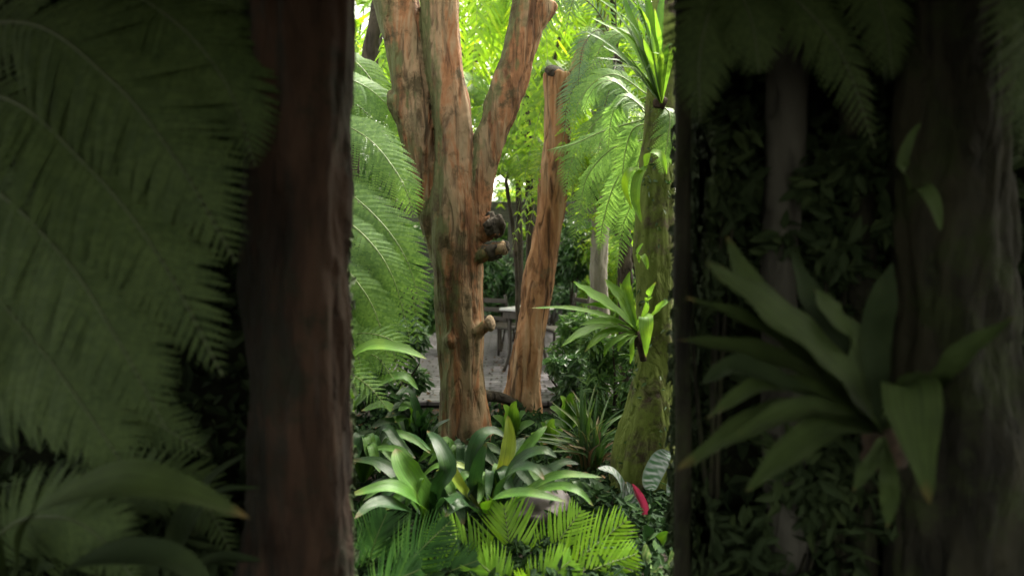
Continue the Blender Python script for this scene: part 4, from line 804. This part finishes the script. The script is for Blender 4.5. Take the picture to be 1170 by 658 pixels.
fern_plant('shaded_hanging_fern', 'shaded fern hanging down at the top right in front of the grey trunk', 'fern', P(850, -60, 2.1), [
  pc([(850, -60, 2.1), (845, -20, 1.95), (860, 30, 1.9), (868, 85, 1.9)], 22), pc([(850, -60, 2.1), (900, -10, 1.95), (960, 60, 1.9), (1000, 170, 1.9)], 22),
  pc([(850, -60, 2.1), (820, -10, 1.95), (800, 60, 1.9), (800, 140, 1.9)], 22), pc([(900, -80, 2.1), (980, -40, 1.95), (1010, 20, 1.9), (1020, 90, 1.9)], 22),
  pc([(1100, -80, 2.1), (1160, -20, 1.75), (1175, 80, 1.7), (1165, 180, 1.7)], 22)],
  .15, M['shade_tint_fern'], M['rachis_shade_tint'], npairs=34, sub=13, fill=.6, nvec=(0, -.95, .3))
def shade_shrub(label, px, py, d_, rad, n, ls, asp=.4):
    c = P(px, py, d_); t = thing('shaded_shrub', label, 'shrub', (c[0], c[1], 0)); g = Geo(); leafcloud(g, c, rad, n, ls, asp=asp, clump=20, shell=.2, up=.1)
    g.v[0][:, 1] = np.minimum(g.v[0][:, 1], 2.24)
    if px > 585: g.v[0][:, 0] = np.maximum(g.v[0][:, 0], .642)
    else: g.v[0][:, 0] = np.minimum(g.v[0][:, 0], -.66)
    mesh_obj('foliage', g, M['shade_tint_leaf'], t, smooth=False)
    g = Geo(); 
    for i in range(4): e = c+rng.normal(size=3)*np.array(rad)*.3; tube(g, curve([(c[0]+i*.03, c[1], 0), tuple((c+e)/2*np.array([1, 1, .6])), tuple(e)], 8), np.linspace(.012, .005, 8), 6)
    mesh_obj('stem', g, M['bark_shade_tint2'], t)
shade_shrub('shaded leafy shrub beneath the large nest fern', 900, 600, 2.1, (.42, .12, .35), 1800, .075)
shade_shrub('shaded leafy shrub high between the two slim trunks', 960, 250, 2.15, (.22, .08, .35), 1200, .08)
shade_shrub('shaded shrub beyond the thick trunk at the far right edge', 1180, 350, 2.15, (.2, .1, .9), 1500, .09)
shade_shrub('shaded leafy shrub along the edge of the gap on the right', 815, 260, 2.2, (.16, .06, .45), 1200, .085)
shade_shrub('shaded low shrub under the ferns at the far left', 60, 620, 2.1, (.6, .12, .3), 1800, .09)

# shelter added out of frame to keep skylight off the near plants
t = thing('added_shelter', 'unseen shelter added to shade the near plants', 'shelter', (0, 0, 0))
g = Geo(); box(g, (0, -.25, 2.80), (8.4, 6.5, .08), bev=.02); mesh_obj('roof', g, M['timber_dark'], t, smooth=False)
for x in (-4, 4):
    for y in (-3.3, 2.4):
        g = Geo(); box(g, (x, y, 1.38), (.14, .14, 2.755), bev=.01); mesh_obj('post', g, M['timber_dark'], t, smooth=False)
for x in (-4.1, 4.1):
    g = Geo(); box(g, (x, -.4, .6), (.06, 5.6, 1.2), bev=.01); mesh_obj('shade_wall', g, M['timber_dark'], t, smooth=False)

# ------------------------------------------------------------------ light, sky, camera
SUN_EL, SUN_AZ = 58, 38      # azimuth clockwise from +Y (the view direction) towards +X
w = bpy.data.worlds.new('World'); S.world = w; w.use_nodes = True; nt = w.node_tree; nt.nodes.clear()
sky = N(nt, 'ShaderNodeTexSky'); sky.sky_type = 'NISHITA'; sky.sun_disc = False; sky.sun_elevation = R(SUN_EL); sky.sun_rotation = R(SUN_AZ); sky.air_density = 1.0; sky.dust_density = 4.0; sky.ozone_density = .6
bg = N(nt, 'ShaderNodeBackground'); bg.inputs['Strength'].default_value = .15; hs = N(nt, 'ShaderNodeHueSaturation'); hs.inputs['Saturation'].default_value = .35; nt.links.new(sky.outputs[0], hs.inputs['Color'])
mw = N(nt, 'ShaderNodeMix', data_type='RGBA'); mw.blend_type = 'MULTIPLY'; mw.inputs['Factor'].default_value = 1; mw.inputs['B'].default_value = (1.06, 1.0, .80, 1)
nt.links.new(hs.outputs[0], mw.inputs['A']); nt.links.new(mw.outputs['Result'], bg.inputs['Color'])
o = N(nt, 'ShaderNodeOutputWorld'); nt.links.new(bg.outputs[0], o.inputs['Surface'])
ld = bpy.data.lights.new('sun', 'SUN'); ld.energy = 2.6; ld.angle = R(14); ld.color = (1, .95, .86)
lo = bpy.data.objects.new('sun', ld); COL.objects.link(lo)
dv = Vector((math.sin(R(SUN_AZ))*math.cos(R(SUN_EL)), math.cos(R(SUN_AZ))*math.cos(R(SUN_EL)), math.sin(R(SUN_EL))))
lo.rotation_euler = dv.to_track_quat('Z', 'Y').to_euler(); lo.location = dv*20
cd = bpy.data.cameras.new('camera'); cam = bpy.data.objects.new('camera', cd); COL.objects.link(cam); S.camera = cam
cam.location = (0, 0, EYE); cam.rotation_euler = (math.pi/2-PITCH, 0, 0); cd.sensor_width = 36; cd.lens = F/1170*36; cd.clip_end = 400; cd.clip_start = .05
cd.dof.use_dof = True; cd.dof.focus_distance = 4.4; cd.dof.aperture_fstop = 1.0
S.view_settings.view_transform = 'Standard'; S.view_settings.look = 'None'; S.view_settings.gamma = 1; S.view_settings.exposure = 2.7
